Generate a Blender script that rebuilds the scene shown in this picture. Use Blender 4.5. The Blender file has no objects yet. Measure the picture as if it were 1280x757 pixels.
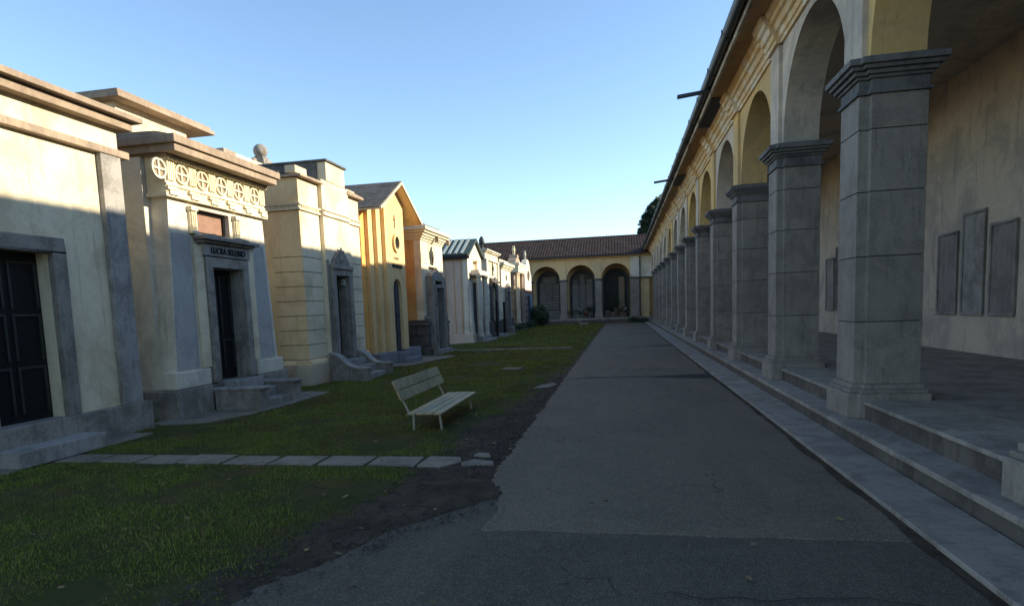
import bpy, bmesh, math, random
import numpy as np
from mathutils import Vector, Matrix, noise
random.seed(7)
S = bpy.context.scene
COL = S.collection
R = math.radians

# ------------------------------------------------------------------ materials
def mat(name):
    m = bpy.data.materials.new(name); m.use_nodes = True
    nt = m.node_tree; nt.nodes.clear()
    out = nt.nodes.new('ShaderNodeOutputMaterial'); b = nt.nodes.new('ShaderNodeBsdfPrincipled')
    nt.links.new(b.outputs[0], out.inputs[0])
    return m, nt, b
def N(nt, t, **k):
    n = nt.nodes.new(t)
    for a, v in k.items(): setattr(n, a, v)
    return n
def pos(nt, sc=(1, 1, 1), off=(0, 0, 0)):
    g = N(nt, 'ShaderNodeNewGeometry'); mp = N(nt, 'ShaderNodeMapping')
    mp.inputs['Scale'].default_value = sc; mp.inputs['Location'].default_value = off
    nt.links.new(g.outputs['Position'], mp.inputs[0]); return mp.outputs[0]
def nz(nt, v, scale, detail=5, rough=.6, dist=0):
    n = N(nt, 'ShaderNodeTexNoise'); n.inputs['Scale'].default_value = scale
    n.inputs['Detail'].default_value = detail; n.inputs['Roughness'].default_value = rough
    n.inputs['Distortion'].default_value = dist
    nt.links.new(v, n.inputs['Vector']); return n.outputs[0]
def ramp(nt, f, a, b):
    r = N(nt, 'ShaderNodeMapRange'); r.interpolation_type = 'SMOOTHSTEP'
    r.inputs[1].default_value = a; r.inputs[2].default_value = b
    nt.links.new(f, r.inputs[0]); return r.outputs[0]
def mix(nt, f, a, b, mode='MIX'):
    m = N(nt, 'ShaderNodeMix', data_type='RGBA', blend_type=mode)
    for i, v in ((0, f), (6, a), (7, b)):
        if isinstance(v, (int, float)): m.inputs[i].default_value = v
        elif isinstance(v, tuple): m.inputs[i].default_value = (*v, 1)
        else: nt.links.new(v, m.inputs[i])
    return m.outputs[2]
def math_(nt, op, a, b):
    m = N(nt, 'ShaderNodeMath', operation=op)
    for i, v in ((0, a), (1, b)):
        if isinstance(v, (int, float)): m.inputs[i].default_value = v
        else: nt.links.new(v, m.inputs[i])
    return m.outputs[0]
def bump(nt, b, h, strength=.3, dist=.01):
    n = N(nt, 'ShaderNodeBump'); n.inputs['Strength'].default_value = strength
    n.inputs['Distance'].default_value = dist
    nt.links.new(h, n.inputs['Height']); nt.links.new(n.outputs[0], b.inputs['Normal'])
def dk(c, k): return tuple(x * k for x in c)

def plaster(name, c, stain=None, amt=.55, streak=.5, rough=.9, fs=.9):
    m, nt, b = mat(name)
    stain = stain or dk(c, .55)
    v = pos(nt)
    f1 = ramp(nt, nz(nt, v, fs, 7, .7, .6), .44, .62)
    col = mix(nt, math_(nt, 'MULTIPLY', f1, amt), c, stain)
    vs = pos(nt, (5, 5, .45))
    f2 = ramp(nt, nz(nt, vs, 1.3, 6, .75), .52, .68)
    col = mix(nt, math_(nt, 'MULTIPLY', f2, streak), col, dk(stain, .75))
    f3 = ramp(nt, nz(nt, v, 9, 6, .75), .42, .66)
    col = mix(nt, math_(nt, 'MULTIPLY', f3, .22), col, dk(c, .55))
    nt.links.new(col, b.inputs['Base Color']); b.inputs['Roughness'].default_value = rough
    b.inputs['Specular IOR Level'].default_value = .15
    bump(nt, b, nz(nt, v, 38, 5, .7), .25, .012)
    return m
def stone(name, c, c2=None, rough=.8, speck=90, amt=.7, bs=.35):
    m, nt, b = mat(name)
    c2 = c2 or dk(c, .5)
    v = pos(nt)
    col = mix(nt, math_(nt, 'MULTIPLY', ramp(nt, nz(nt, v, 2.2, 9, .72, .5), .42, .62), amt), c, c2)
    col = mix(nt, math_(nt, 'MULTIPLY', ramp(nt, nz(nt, pos(nt, (7, 7, .8)), 1.5, 6, .75), .5, .68), .65), col, dk(c2, .7))
    col = mix(nt, math_(nt, 'MULTIPLY', ramp(nt, nz(nt, v, speck, 3, .6), .48, .64), .4), col, dk(c, 1.45))
    gi = N(nt, 'ShaderNodeNewGeometry'); col = mix(nt, math_(nt, 'MULTIPLY', gi.outputs['Random Per Island'], .38), col, dk(c2, .85))
    nt.links.new(col, b.inputs['Base Color']); b.inputs['Roughness'].default_value = rough
    b.inputs['Specular IOR Level'].default_value = .25
    bump(nt, b, math_(nt, 'ADD', nz(nt, v, 30, 6, .7), nz(nt, v, 5, 3, .5)), bs, .015)
    return m
def plain(name, c, rough=.6, metal=0, var=.35, scale=8, spec=.4):
    m, nt, b = mat(name)
    v = pos(nt)
    col = mix(nt, math_(nt, 'MULTIPLY', ramp(nt, nz(nt, v, scale, 5, .65), .35, .75), var), c, dk(c, .45))
    nt.links.new(col, b.inputs['Base Color']); b.inputs['Roughness'].default_value = rough
    b.inputs['Metallic'].default_value = metal; b.inputs['Specular IOR Level'].default_value = spec
    bump(nt, b, nz(nt, v, 60, 4, .6), .12, .006)
    return m

M = {}
M['white'] = plaster('white_plaster', (.66, .60, .48), (.44, .39, .31), .75, .6)
M['cream'] = plaster('cream_plaster', (.70, .61, .43), (.50, .41, .27), .75, .55)
M['straw'] = plaster('straw_plaster', (.72, .54, .31), (.58, .40, .21), .6, .5)
M['frieze'] = plaster('frieze_plaster', (.70, .63, .45), (.58, .48, .28), .5, .3)
M['ochre'] = plaster('ochre_plaster', (.72, .40, .12), (.55, .26, .08), .7, .5)
M['ochre_pale'] = plaster('pale_ochre_plaster', (.72, .51, .25), (.55, .36, .17), .5, .4)
M['joint'] = plaster('dark_joint', (.20, .16, .11), (.12, .10, .08), .5, .4)
M['stonejoint'] = stone('stone_joint', (.08, .076, .07))
M['orange'] = plaster('orange_plaster', (.62, .36, .12), (.46, .22, .08), .6, .45)
M['pink'] = plaster('pinkish_plaster', (.56, .44, .35), (.38, .29, .22), .5, .4)
M['greywall'] = plaster('grey_plaster', (.42, .40, .37), (.26, .25, .24), .6, .5)
M['arc_yellow'] = plaster('arcade_yellow', (.60, .41, .17), (.42, .31, .18), .7, .6)
M['arc_pale'] = plaster('arcade_pale', (.54, .46, .36), (.33, .29, .25), .7, .6)
M['arc_white'] = plaster('wing_white', (.66, .62, .55), (.42, .35, .25), .6, .6)
M['wing_yellow'] = plaster('wing_yellow', (.64, .46, .24), (.46, .35, .22), .6, .5)
M['cornice'] = plaster('worn_cornice', (.58, .40, .20), (.66, .60, .50), 1.0, .7, fs=2.6)
M['soffit'] = plain('brown_soffit', (.42, .25, .12), .85, 0, .6, 2.5)
M['soffit_dark'] = plain('dark_board', (.05, .05, .055), .8, 0, .5, 4)
M['fascia'] = plaster('peeling_fascia', (.50, .45, .38), (.16, .13, .11), 1.0, .6)
M['gutter'] = plain('dark_gutter', (.035, .04, .05), .45, .3, .4, 3)
M['pier'] = stone('pier_stone', (.28, .25, .208), (.155, .138, .118))
M['cap'] = stone('capital_stone', (.17, .165, .155), (.07, .07, .068), amt=.9)
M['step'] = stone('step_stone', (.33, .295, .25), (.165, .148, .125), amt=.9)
M['step2'] = stone('shaded_step_stone', (.13, .115, .095), (.06, .053, .045), amt=.9)  # darker copy of the step stone: riser shade put into the colour
M['lintel'] = stone('lintel_stone', (.30, .28, .25), (.2, .185, .165))
M['granite'] = stone('grey_granite', (.29, .262, .22), (.13, .115, .098), amt=.9)
M['granite_l'] = stone('light_granite', (.34, .32, .29), (.17, .16, .14), amt=.9)
M['granite_d'] = stone('dark_granite', (.125, .11, .098), (.055, .05, .045), rough=.6)
M['redstone'] = stone('red_stone', (.27, .14, .11), (.16, .09, .075))
M['concrete'] = stone('concrete_slab', (.235, .205, .162), (.12, .105, .083), amt=.9)
M['pebble'] = stone('pebbles', (.075, .068, .06), (.04, .036, .032), rough=.9, amt=1)
M['greybase'] = plaster('grey_base', (.22, .225, .24), (.14, .14, .15), .6, .4)
M['plinth_o'] = plaster('stained_plinth', (.50, .42, .31), (.42, .22, .09), .9, .5)
M['marble'] = stone('old_marble', (.24, .22, .20), (.12, .11, .10), rough=.5)
M['slate'] = stone('slate_roof', (.135, .13, .125), (.07, .065, .05), speck=40, amt=.9, bs=.6)
M['capst'] = stone('coping_stone', (.36, .28, .20), (.20, .15, .11))
M['green_metal'] = plain('green_sheet', (.06, .085, .07), .5, .3)
M['pale_metal'] = plain('pale_sheet', (.42, .48, .44), .5, .2)
M['dark'] = plain('dark_bronze', (.018, .018, .02), .45, .5, .5, 12)
M['bronze'] = plain('patinated_bronze', (.05, .055, .05), .5, .4, .5, 12)
M['bluedoor'] = plain('blue_grey_door', (.055, .065, .095), .5, .2, .4, 6)
M['glass'] = plain('dark_glass', (.02, .022, .025), .15, 0, .3, 3, .5)
M['brownpane'] = plain('brown_pane', (.26, .15, .10), .5, 0, .4, 7)
M['letters'] = plain('letter_metal', (.045, .04, .03), .5, .4)
M['benchw'] = plaster('bench_paint', (.42, .37, .225), (.25, .22, .14), .8, .5, .6)
M['benchm'] = plain('bench_metal', (.34, .32, .26), .5, 0, .5)
M['endgrain'] = plain('slat_end', (.42, .28, .16), .8, 0, .4)
M['terracotta'] = plain('terracotta', (.13, .085, .065), .85)
M['petal'] = plain('pale_petals', (.62, .58, .6), .8)
M['petal_r'] = plain('red_petals', (.35, .04, .06), .8)

def roof_tile():
    m, nt, b = mat('clay_roof_tiles')
    g = N(nt, 'ShaderNodeNewGeometry')
    r = N(nt, 'ShaderNodeValToRGB'); e = r.color_ramp.elements
    e[0].color = (.036, .027, .024, 1); e[1].color = (.072, .046, .038, 1)
    k = e.new(.5); k.color = (.050, .034, .029, 1)
    nt.links.new(g.outputs['Random Per Island'], r.inputs[0])
    v = pos(nt)
    col = mix(nt, math_(nt, 'MULTIPLY', ramp(nt, nz(nt, v, 1.1, 7, .7), .45, .7), .6), r.outputs[0], (.06, .055, .05))
    nt.links.new(col, b.inputs['Base Color']); b.inputs['Roughness'].default_value = .85
    b.inputs['Specular IOR Level'].default_value = .2
    bump(nt, b, nz(nt, v, 25, 4, .6), .3, .01)
    return m
M['tiles'] = roof_tile()

def asphalt(name, c, c2, k=1.0):
    m, nt, b = mat(name)
    v = pos(nt)
    col = mix(nt, ramp(nt, nz(nt, v, .55, 8, .72, .8), .42, .6), c, c2)
    col = mix(nt, math_(nt, 'MULTIPLY', ramp(nt, nz(nt, pos(nt, (2.2, .25, 1)), 1, 6, .7), .46, .66), .5), col, dk(c2, .7))
    col = mix(nt, math_(nt, 'MULTIPLY', ramp(nt, nz(nt, v, 11, 6, .8), .47, .62), .45), col, dk(c, 1.35))
    vo = N(nt, 'ShaderNodeTexVoronoi'); vo.inputs['Scale'].default_value = 95
    nt.links.new(v, vo.inputs['Vector'])
    col = mix(nt, math_(nt, 'MULTIPLY', ramp(nt, vo.outputs['Distance'], .15, .6), .5), col, dk(c, .45))
    col = mix(nt, math_(nt, 'MULTIPLY', ramp(nt, nz(nt, v, 42, 3, .75), .44, .60), .55), col, dk(c, .55))
    col = mix(nt, math_(nt, 'MULTIPLY', ramp(nt, nz(nt, pos(nt, off=(9, 3, 0)), 75, 2, .7), .52, .62), .5), col, dk(c, 1.7))
    sp = ramp(nt, nz(nt, v, 160, 2, .5), .62, .75)
    col = mix(nt, math_(nt, 'MULTIPLY', sp, .6), col, (.2, .2, .19))
    # hairline cracks
    ve = N(nt, 'ShaderNodeTexVoronoi', feature='DISTANCE_TO_EDGE'); ve.inputs['Scale'].default_value = .55
    vd = N(nt, 'ShaderNodeVectorMath', operation='ADD')
    nn = N(nt, 'ShaderNodeTexNoise'); nn.inputs['Scale'].default_value = 2.5; nn.inputs['Detail'].default_value = 6
    nt.links.new(v, nn.inputs['Vector']); nt.links.new(v, vd.inputs[0]); nt.links.new(nn.outputs['Color'], vd.inputs[1])
    nt.links.new(vd.outputs[0], ve.inputs['Vector'])
    cr = math_(nt, 'SUBTRACT', 1.0, ramp(nt, ve.outputs['Distance'], .002, .009))
    cr = math_(nt, 'MULTIPLY', cr, ramp(nt, nz(nt, v, .5, 2), .5, .62))
    col = mix(nt, math_(nt, 'MULTIPLY', cr, .75), col, (.012, .012, .012))
    nt.links.new(col, b.inputs['Base Color']); b.inputs['Roughness'].default_value = .85
    b.inputs['Specular IOR Level'].default_value = .25
    h = math_(nt, 'ADD', vo.outputs['Distance'], nz(nt, v, 60, 4, .7))
    bump(nt, b, math_(nt, 'SUBTRACT', h, math_(nt, 'MULTIPLY', cr, 1.5)), .55 * k, .008)
    return m
M['asphalt'] = asphalt('asphalt', (.190, .158, .112), (.130, .109, .080))
M['asphalt_old'] = asphalt('old_asphalt', (.132, .112, .084), (.078, .067, .053), 1.4)
M['tar'] = asphalt('tar_seam', (.036, .033, .03), (.026, .024, .022))

def soil(name, cs, sc=1.0):
    m, nt, b = mat(name)
    v = pos(nt)
    col = mix(nt, ramp(nt, nz(nt, v, 1.6 * sc, 8, .7, .4), .38, .66), cs[0], cs[1])
    col = mix(nt, ramp(nt, nz(nt, v, 9 * sc, 6, .7), .5, .72), col, cs[2])
    col = mix(nt, math_(nt, 'MULTIPLY', ramp(nt, nz(nt, v, 110, 3, .6), .55, .75), .6), col, dk(cs[2], 1.8))
    nt.links.new(col, b.inputs['Base Color']); b.inputs['Roughness'].default_value = .95
    b.inputs['Specular IOR Level'].default_value = .1
    bump(nt, b, math_(nt, 'ADD', nz(nt, v, 45, 6, .75), math_(nt, 'MULTIPLY', nz(nt, v, 7, 4, .6), 2.)), .9, .02)
    return m
M['ground'] = soil('bare_soil', ((.060, .047, .032), (.105, .083, .058), (.028, .022, .016)))
M['lawn'] = soil('turf_soil', ((.050, .062, .016), (.085, .070, .028), (.04, .031, .015)))
def blade_mat():
    m, nt, b = mat('grass_blades')
    g = N(nt, 'ShaderNodeNewGeometry')
    r = N(nt, 'ShaderNodeValToRGB'); e = r.color_ramp.elements
    e[0].color = (.072, .110, .013, 1); e[1].color = (.33, .25, .10, 1)
    k = e.new(.45); k.color = (.14, .19, .020, 1)
    k = e.new(.8); k.color = (.21, .225, .036, 1)
    nt.links.new(g.outputs['Random Per Island'], r.inputs[0])
    v = pos(nt)
    col = mix(nt, math_(nt, 'MULTIPLY', ramp(nt, nz(nt, v, .8, 6, .7, .5), .46, .60), .7), r.outputs[0], (.12, .092, .034))
    nt.links.new(col, b.inputs['Base Color']); b.inputs['Roughness'].default_value = .7
    b.inputs['Specular IOR Level'].default_value = .2
    return m
M['blades'] = blade_mat()
def leaf_mat(name, a, c):
    m, nt, b = mat(name)
    g = N(nt, 'ShaderNodeNewGeometry')
    nt.links.new(mix(nt, g.outputs['Random Per Island'], a, c), b.inputs['Base Color'])
    b.inputs['Roughness'].default_value = .65
    return m
M['leaf'] = leaf_mat('dark_leaves', (.018, .035, .014), (.045, .075, .025))
M['conifer'] = leaf_mat('conifer_leaves', (.012, .024, .012), (.035, .055, .024))
M['bark'] = plain('bark', (.07, .05, .035), .95)

# ------------------------------------------------------------------ mesh builder
class MB:
    def __init__(s): s.v = []; s.f = []
    def add(s, vs, fs):
        n = len(s.v); s.v += [tuple(p) for p in vs]; s.f += [tuple(n + i for i in f) for f in fs]; return s
    def box(s, x0, x1, y0, y1, z0, z1):
        return s.add([(x, y, z) for z in (z0, z1) for y in (y0, y1) for x in (x0, x1)],
                     [(0, 2, 3, 1), (4, 5, 7, 6), (0, 1, 5, 4), (2, 6, 7, 3), (0, 4, 6, 2), (1, 3, 7, 5)])
    def _prism(s, poly, a, b, fn):
        n = len(poly)
        vs = [fn(p, a) for p in poly] + [fn(p, b) for p in poly]
        fs = [tuple(range(n))[::-1], tuple(range(n, 2 * n))] + [(i, (i + 1) % n, n + (i + 1) % n, n + i) for i in range(n)]
        return s.add(vs, fs)
    def pz(s, poly, z0, z1): return s._prism(poly, z0, z1, lambda p, t: (p[0], p[1], t))
    def py(s, poly, y0, y1): return s._prism(poly, y0, y1, lambda p, t: (p[0], t, p[1]))   # profile (x,z)
    def px(s, poly, x0, x1): return s._prism(poly, x0, x1, lambda p, t: (t, p[0], p[1]))   # profile (y,z)
    def tube(s, a, b, r0, r1=None, n=10):
        a = Vector(a); b = Vector(b); r1 = r0 if r1 is None else r1
        d = (b - a).normalized(); u = d.orthogonal().normalized(); w = d.cross(u)
        ring = lambda c, r: [c + (u * math.cos(t) + w * math.sin(t)) * r for t in [2 * math.pi * i / n for i in range(n)]]
        return s.add(ring(a, r0) + ring(b, r1), [(i, (i + 1) % n, n + (i + 1) % n, n + i) for i in range(n)] + [tuple(range(n))[::-1], tuple(range(n, 2 * n))])
    def lathe(s, c, prof, n=20, axis='z'):
        vs = []; fs = []
        for r, h in prof:
            for i in range(n):
                t = 2 * math.pi * i / n
                if axis == 'z': vs.append((c[0] + r * math.cos(t), c[1] + r * math.sin(t), c[2] + h))
                else: vs.append((c[0] + h, c[1] + r * math.cos(t), c[2] + r * math.sin(t)))
        m = len(prof)
        for j in range(m - 1):
            for i in range(n): fs.append((j * n + i, j * n + (i + 1) % n, (j + 1) * n + (i + 1) % n, (j + 1) * n + i))
        fs += [tuple(range(n))[::-1], tuple(range((m - 1) * n, m * n))]
        return s.add(vs, fs)
    def ring(s, c, r0, r1, x0, x1, n=28, ry=1.0):
        vs = []
        for x in (x0, x1):
            for r in (r0, r1):
                for i in range(n):
                    t = 2 * math.pi * i / n; vs.append((x, c[0] + r * math.cos(t) * ry, c[1] + r * math.sin(t)))
        fs = []
        for i in range(n):
            j = (i + 1) % n
            fs += [(i, j, n + j, n + i), (2 * n + i, 3 * n + i, 3 * n + j, 2 * n + j), (i, 2 * n + i, 2 * n + j, j), (n + i, n + j, 3 * n + j, 3 * n + i)]
        return s.add(vs, fs)
    def arch(s, u0, u1, z0, z1, uc, r, zs, t0, t1, P, n=24, zopen=None):
        """wall u0..u1, z0..z1 with an arched opening (sill at z0 or zopen)"""
        def seg(pts):   # pts: closed (u,z) polygon
            m = len(pts); vs = [P(u, t0, z) for u, z in pts] + [P(u, t1, z) for u, z in pts]
            s.add(vs, [tuple(range(m)), tuple(range(m, 2 * m))[::-1]] + [(i, (i + 1) % m, m + (i + 1) % m, m + i) for i in range(m)])
        zb = z0
        if zopen is not None:
            seg([(u0, z0), (u1, z0), (u1, zopen), (u0, zopen)]); zb = zopen
        if zs - zb > 1e-4:
            seg([(u0, zb), (uc - r, zb), (uc - r, zs), (u0, zs)]); seg([(uc + r, zb), (u1, zb), (u1, zs), (uc + r, zs)])
        a = [(uc - r * math.cos(math.pi * i / n), zs + r * math.sin(math.pi * i / n)) for i in range(n + 1)]
        # top piece as quads: both skins, intrados, top and ends
        def top(i): return (u0 if i == 0 else u1 if i == n else a[i][0], z1)
        for i in range(n):
            A, B = a[i], a[i + 1]; C, D = top(i + 1), top(i)
            for t, fl in ((t0, 0), (t1, 1)):
                if i == 0 and A[0] > u0 + 1e-4:
                    q = [(u0, zs), A, B, C, D]
                elif i == n - 1 and u1 > B[0] + 1e-4:
                    q = [A, B, (u1, zs), C, D]
                else: q = [A, B, C, D]
                vs = [P(u, t, z) for u, z in q]
                s.add(vs, [tuple(range(len(vs)))[::-1 if fl else 1]])
            s.add([P(*x) for x in ((A[0], t0, A[1]), (B[0], t0, B[1]), (B[0], t1, B[1]), (A[0], t1, A[1]))], [(0, 1, 2, 3)])
        for u in (u0, u1):
            s.add([P(u, t0, zs), P(u, t1, zs), P(u, t1, z1), P(u, t0, z1)], [(0, 1, 2, 3)])
        s.add([P(u0, t0, z1), P(u1, t0, z1), P(u1, t1, z1), P(u0, t1, z1)], [(0, 1, 2, 3)])
        return s
    def blob(s, c, rad, n=14, m=10, jit=0, sq=(1, 1, 1)):
        vs = []; 
        for j in range(m + 1):
            ph = math.pi * j / m
            for i in range(n):
                t = 2 * math.pi * i / n
                d = Vector((math.sin(ph) * math.cos(t), math.sin(ph) * math.sin(t), math.cos(ph)))
                k = rad * (1 + jit * noise.noise(d * 2 + Vector(c)))
                vs.append((c[0] + d.x * k * sq[0], c[1] + d.y * k * sq[1], c[2] + d.z * k * sq[2]))
        fs = [(j * n + i, j * n + (i + 1) % n, (j + 1) * n + (i + 1) % n, (j + 1) * n + i) for j in range(m) for i in range(n)]
        return s.add(vs, fs)

def mesh_of(name, mb, m, org=(0, 0, 0), smooth=False, clean=True):
    me = bpy.data.meshes.new(name)
    o = org
    me.from_pydata([(x - o[0], y - o[1], z - o[2]) for x, y, z in mb.v], [], mb.f)
    if clean:
        b = bmesh.new(); b.from_mesh(me)
        bmesh.ops.remove_doubles(b, verts=b.verts, dist=.0002)
        bmesh.ops.recalc_face_normals(b, faces=b.faces)
        b.to_mesh(me); b.free()
    if m: me.materials.append(M[m] if isinstance(m, str) else m)
    if smooth: me.polygons.foreach_set('use_smooth', [True] * len(me.polygons))
    me.update(); return me
def thing(name, loc, label, cat, group=None):
    o = bpy.data.objects.new(name, None); COL.objects.link(o); o.location = loc; o.empty_display_size = .2
    o['label'] = label; o['category'] = cat
    if group: o['group'] = group
    return o
def base(o):
    while o.parent: o = o.parent
    return tuple(o.location)
def pieces(mb, tol=.012):
    par = list(range(len(mb.v)))
    def fd(a):
        while par[a] != a: par[a] = par[par[a]]; a = par[a]
        return a
    for f in mb.f:
        for i in f[1:]: par[fd(i)] = fd(f[0])
    g = {}
    for i, f in enumerate(mb.f): g.setdefault(fd(f[0]), []).append(f)
    bb = []
    for fs in g.values():
        a = np.array([mb.v[i] for f in fs for i in f]); bb.append([a.min(0) - tol / 2, a.max(0) + tol / 2, fs])
    ch = True
    while ch:
        ch = False; out = []
        for x in bb:
            for y in out:
                if (x[0] <= y[1]).all() and (y[0] <= x[1]).all():
                    y[0] = np.minimum(x[0], y[0]); y[1] = np.maximum(x[1], y[1]); y[2] += x[2]; ch = True; break
            else: out.append(x)
        bb = out
    res = []
    for _, _, fs in bb:
        m = MB(); mp = {}
        for f in fs:
            for i in f:
                if i not in mp: mp[i] = len(m.v); m.v.append(mb.v[i])
            m.f.append(tuple(mp[i] for i in f))
        res.append(m)
    return res
def parts(name, mb, m, parent, label=None, **k):
    return [part(name, q, m, parent, label, **k) for q in pieces(mb)]
def liner(mb, x0, x1, y0, y1, z0, z1, t=.02):
    mb.box(x0, x1, y0, y0 + t, z0, z1 - t); mb.box(x0, x1, y1 - t, y1, z0, z1 - t); mb.box(x0, x1, y0, y1, z1 - t, z1)
    return mb
def part(name, mb, m, parent, label=None, bev=0, smooth=False, org=None):
    og = org if org is not None else (base(parent) if parent else (0, 0, 0))
    o = bpy.data.objects.new(name, mesh_of(name, mb, m, og, smooth)); COL.objects.link(o)
    if parent: o.parent = parent
    if label: o['label'] = label
    if bev:
        b = o.modifiers.new('edge', 'BEVEL'); b.width = bev; b.segments = 2; b.limit_method = 'ANGLE'; b.angle_limit = R(40)
    return o
def solo(name, mb, m, label, cat, group=None, **k):
    c = k.pop('loc', None)
    if c is None:
        a = np.array(mb.v); c = (float(a[:, 0].mean()), float(a[:, 1].mean()), float(a[:, 2].min()))
    o = part(name, mb, m, None, org=c, **k); o.location = c
    o['label'] = label; o['category'] = cat
    if group: o['group'] = group
    return o
def struct(name, mb, m, kind='structure', **k):
    o = part(name, mb, m, None, **k); o['kind'] = kind
    return o
def text(name, s, size, x, y, z, m, parent, depth=.012, label=None, sx=1.0):
    c = bpy.data.curves.new(name, 'FONT'); c.body = s; c.size = size; c.extrude = depth; c.align_x = 'CENTER'; c.offset = size * .012
    t = bpy.data.objects.new(name, c); COL.objects.link(t)
    me = bpy.data.meshes.new_from_object(t.evaluated_get(bpy.context.evaluated_depsgraph_get()))
    bpy.data.objects.remove(t); bpy.data.curves.remove(c)
    b = base(parent)
    me.transform(Matrix(((0, 0, 1, x - b[0]), (sx, 0, 0, y - b[1]), (0, 1, 0, z - b[2]), (0, 0, 0, 1))))
    me.materials.clear(); me.materials.append(M[m]); me.name = name
    o = bpy.data.objects.new(name, me); COL.objects.link(o); o.parent = parent
    if label: o['label'] = label
    return o
PX = lambda u, t, z: (t, u, z)     # wall running along Y, thickness along X
PY = lambda u, t, z: (u, t, z)     # wall running along X, thickness along Y

def hole(mb, x0, x1, y0, y1, z0, z1, h):      # wall slab facing +X with a rectangular hole h=(y0,y1,z0,z1)
    a, b, c, d = h
    mb.box(x0, x1, y0, a, z0, z1); mb.box(x0, x1, b, y1, z0, z1)
    if c > z0: mb.box(x0, x1, a, b, z0, c)
    if d < z1: mb.box(x0, x1, a, b, d, z1)
    return mb
def surround(mb, x0, x1, y0, y1, z0, z1, w, sill=0):   # frame round an opening
    mb.box(x0, x1, y0 - w, y0, z0, z1); mb.box(x0, x1, y1, y1 + w, z0, z1); mb.box(x0, x1, y0 - w, y1 + w, z1, z1 + w)
    if sill: mb.box(x0, x1 + .03, y0 - w, y1 + w, z0 - sill, z0)
    return mb
def courses(mb, F, y0, y1, back, rows):   # stepped courses round front and both sides: rows (z0,z1,out)
    for z0, z1, o in rows: mb.box(back - o, F + o, y0 - o, y1 + o, z0, z1)
    return mb
def door(parent, x, y0, y1, z0, z1, m='dark', leafs=2, pull='bronze'):
    mb = MB().box(x - .05, x, y0, y1, z0, z1)
    d = part('door', mb, m, parent)
    fr = MB(); w = (y1 - y0) / leafs
    for k in range(leafs):
        a = y0 + k * w
        for q in range(3):
            c0 = z0 + (z1 - z0) * (.05 + .31 * q); c1 = c0 + (z1 - z0) * .26
            surround(fr, x, x + .02, a + .07, a + w - .07, c0, c1, .03)
    part('door_moulding', fr, pull, d)
    return d

# ================================================================== SETTING
ground = struct('ground', MB().add([(-400, -300, 0), (400, -300, 0), (400, 500, 0), (-400, 500, 0)], [(0, 1, 2, 3)]), 'ground')

def nze(a, b=0., c=0.): return noise.noise(Vector((a, b, c)))
def path_edge(y):       # ragged west edge of the asphalt
    e = -1.22 - .02 * (y > 12) + .05 * nze(y * 1.7) + .03 * nze(y * 5, 3)
    k = max(0., min(1., (5.6 - y) / .5)); e += k * (.22 + .06 * nze(y * 3.1, 9))
    e += .035 * nze(y * 14, 5) + .02 * nze(y * 31, 6)
    return e
# raised top layer of asphalt
ys = list(np.arange(4.30, 14.0, .06)) + list(np.arange(14.0, 55.0, .2)) + [55.0]
def zc(y): return .016
mb = MB()
for k, y in enumerate(ys):
    e = path_edge(y)
    yk = y
    jy = lambda x: (.035 * nze(x * 2.3, 3) + .016 * nze(x * 9, 5) + .008 * nze(x * 27, 6)) if k == 0 else 0.
    row = [(e - .03, yk, .002)] + [(e + (1.90 - e) * i / 40, yk + jy(e + (1.90 - e) * i / 40), .018) for i in range(41)]
    mb.v += row
for k in range(len(ys) - 1):
    for i in range(41): mb.f.append((k * 42 + i, k * 42 + i + 1, (k + 1) * 42 + i + 1, (k + 1) * 42 + i))
mb.add([(mb.v[i][0], mb.v[i][1] - .02, .006) for i in range(42)] + [mb.v[i] for i in range(42)], [(i, i + 1, 43 + i, 42 + i) for i in range(41)])
struct('asphalt_road', mb, 'asphalt')
def old_edge(y): return (-2.20 + .10 * nze(y * 1.3, 7) + .05 * nze(y * 4, 2) + .03 * nze(y * 15, 4)) + max(0, y - 3.2) * .55
ys2 = list(np.arange(-6, 2, .3)) + list(np.arange(2, 5.3, .05)); mb = MB()
for y in ys2:
    e = old_edge(y); mb.v += [(e - .05, y, .001), (e, y, .007), (0, y, .009), (1.90, y, .009)]
for k in range(len(ys2) - 1):
    for i in range(3): mb.f.append((k * 4 + i, k * 4 + i + 1, (k + 1) * 4 + i + 1, (k + 1) * 4 + i))
struct('old_asphalt', mb, 'asphalt_old')
# tar seams across the road
def seam(y0, x0, x1, w, bulge=0, seed=0):
    mb = MB(); n = 50
    for i in range(n + 1):
        t = i / n; x = x0 + (x1 - x0) * t
        yy = y0 + .10 * nze(x * 1.3, seed) + .05 * nze(x * 6, seed)
        ww = w * (.45 + .9 * abs(nze(x * 2.2, seed + 5))) * min(1, 8 * t + .05, 8 * (1 - t) + .05) + bulge * max(0, t - .55) * 2
        mb.v += [(x, yy - ww, .0225), (x, yy + ww, .0225)]
    for i in range(n): mb.f.append((2 * i, 2 * i + 2, 2 * i + 3, 2 * i + 1))
    struct('road_seam', mb, 'tar')
seam(13.75, -1.18, 1.86, .09, .5, 1)
seam(23.75, -.9, 1.86, .16, .35, 4)
seam(3.35, .1, 1.88, .012, 0, 14)
mb = MB(); yk = -5.
while yk < 55:
    w0 = 1.90 - .05 - .10 * abs(nze(yk * .8, 3)) - .04 * abs(nze(yk * 5, 3)); mb.v += [(w0, yk, .0215), (1.905, yk, .0225)]; yk += .15
for i in range(len(mb.v) // 2 - 1): mb.f.append((2 * i, 2 * i + 1, 2 * i + 3, 2 * i + 2))
struct('gutter_dirt', mb, 'ground')
seam(34.2, -.3, 1.8, .2, .1, 9)

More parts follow.
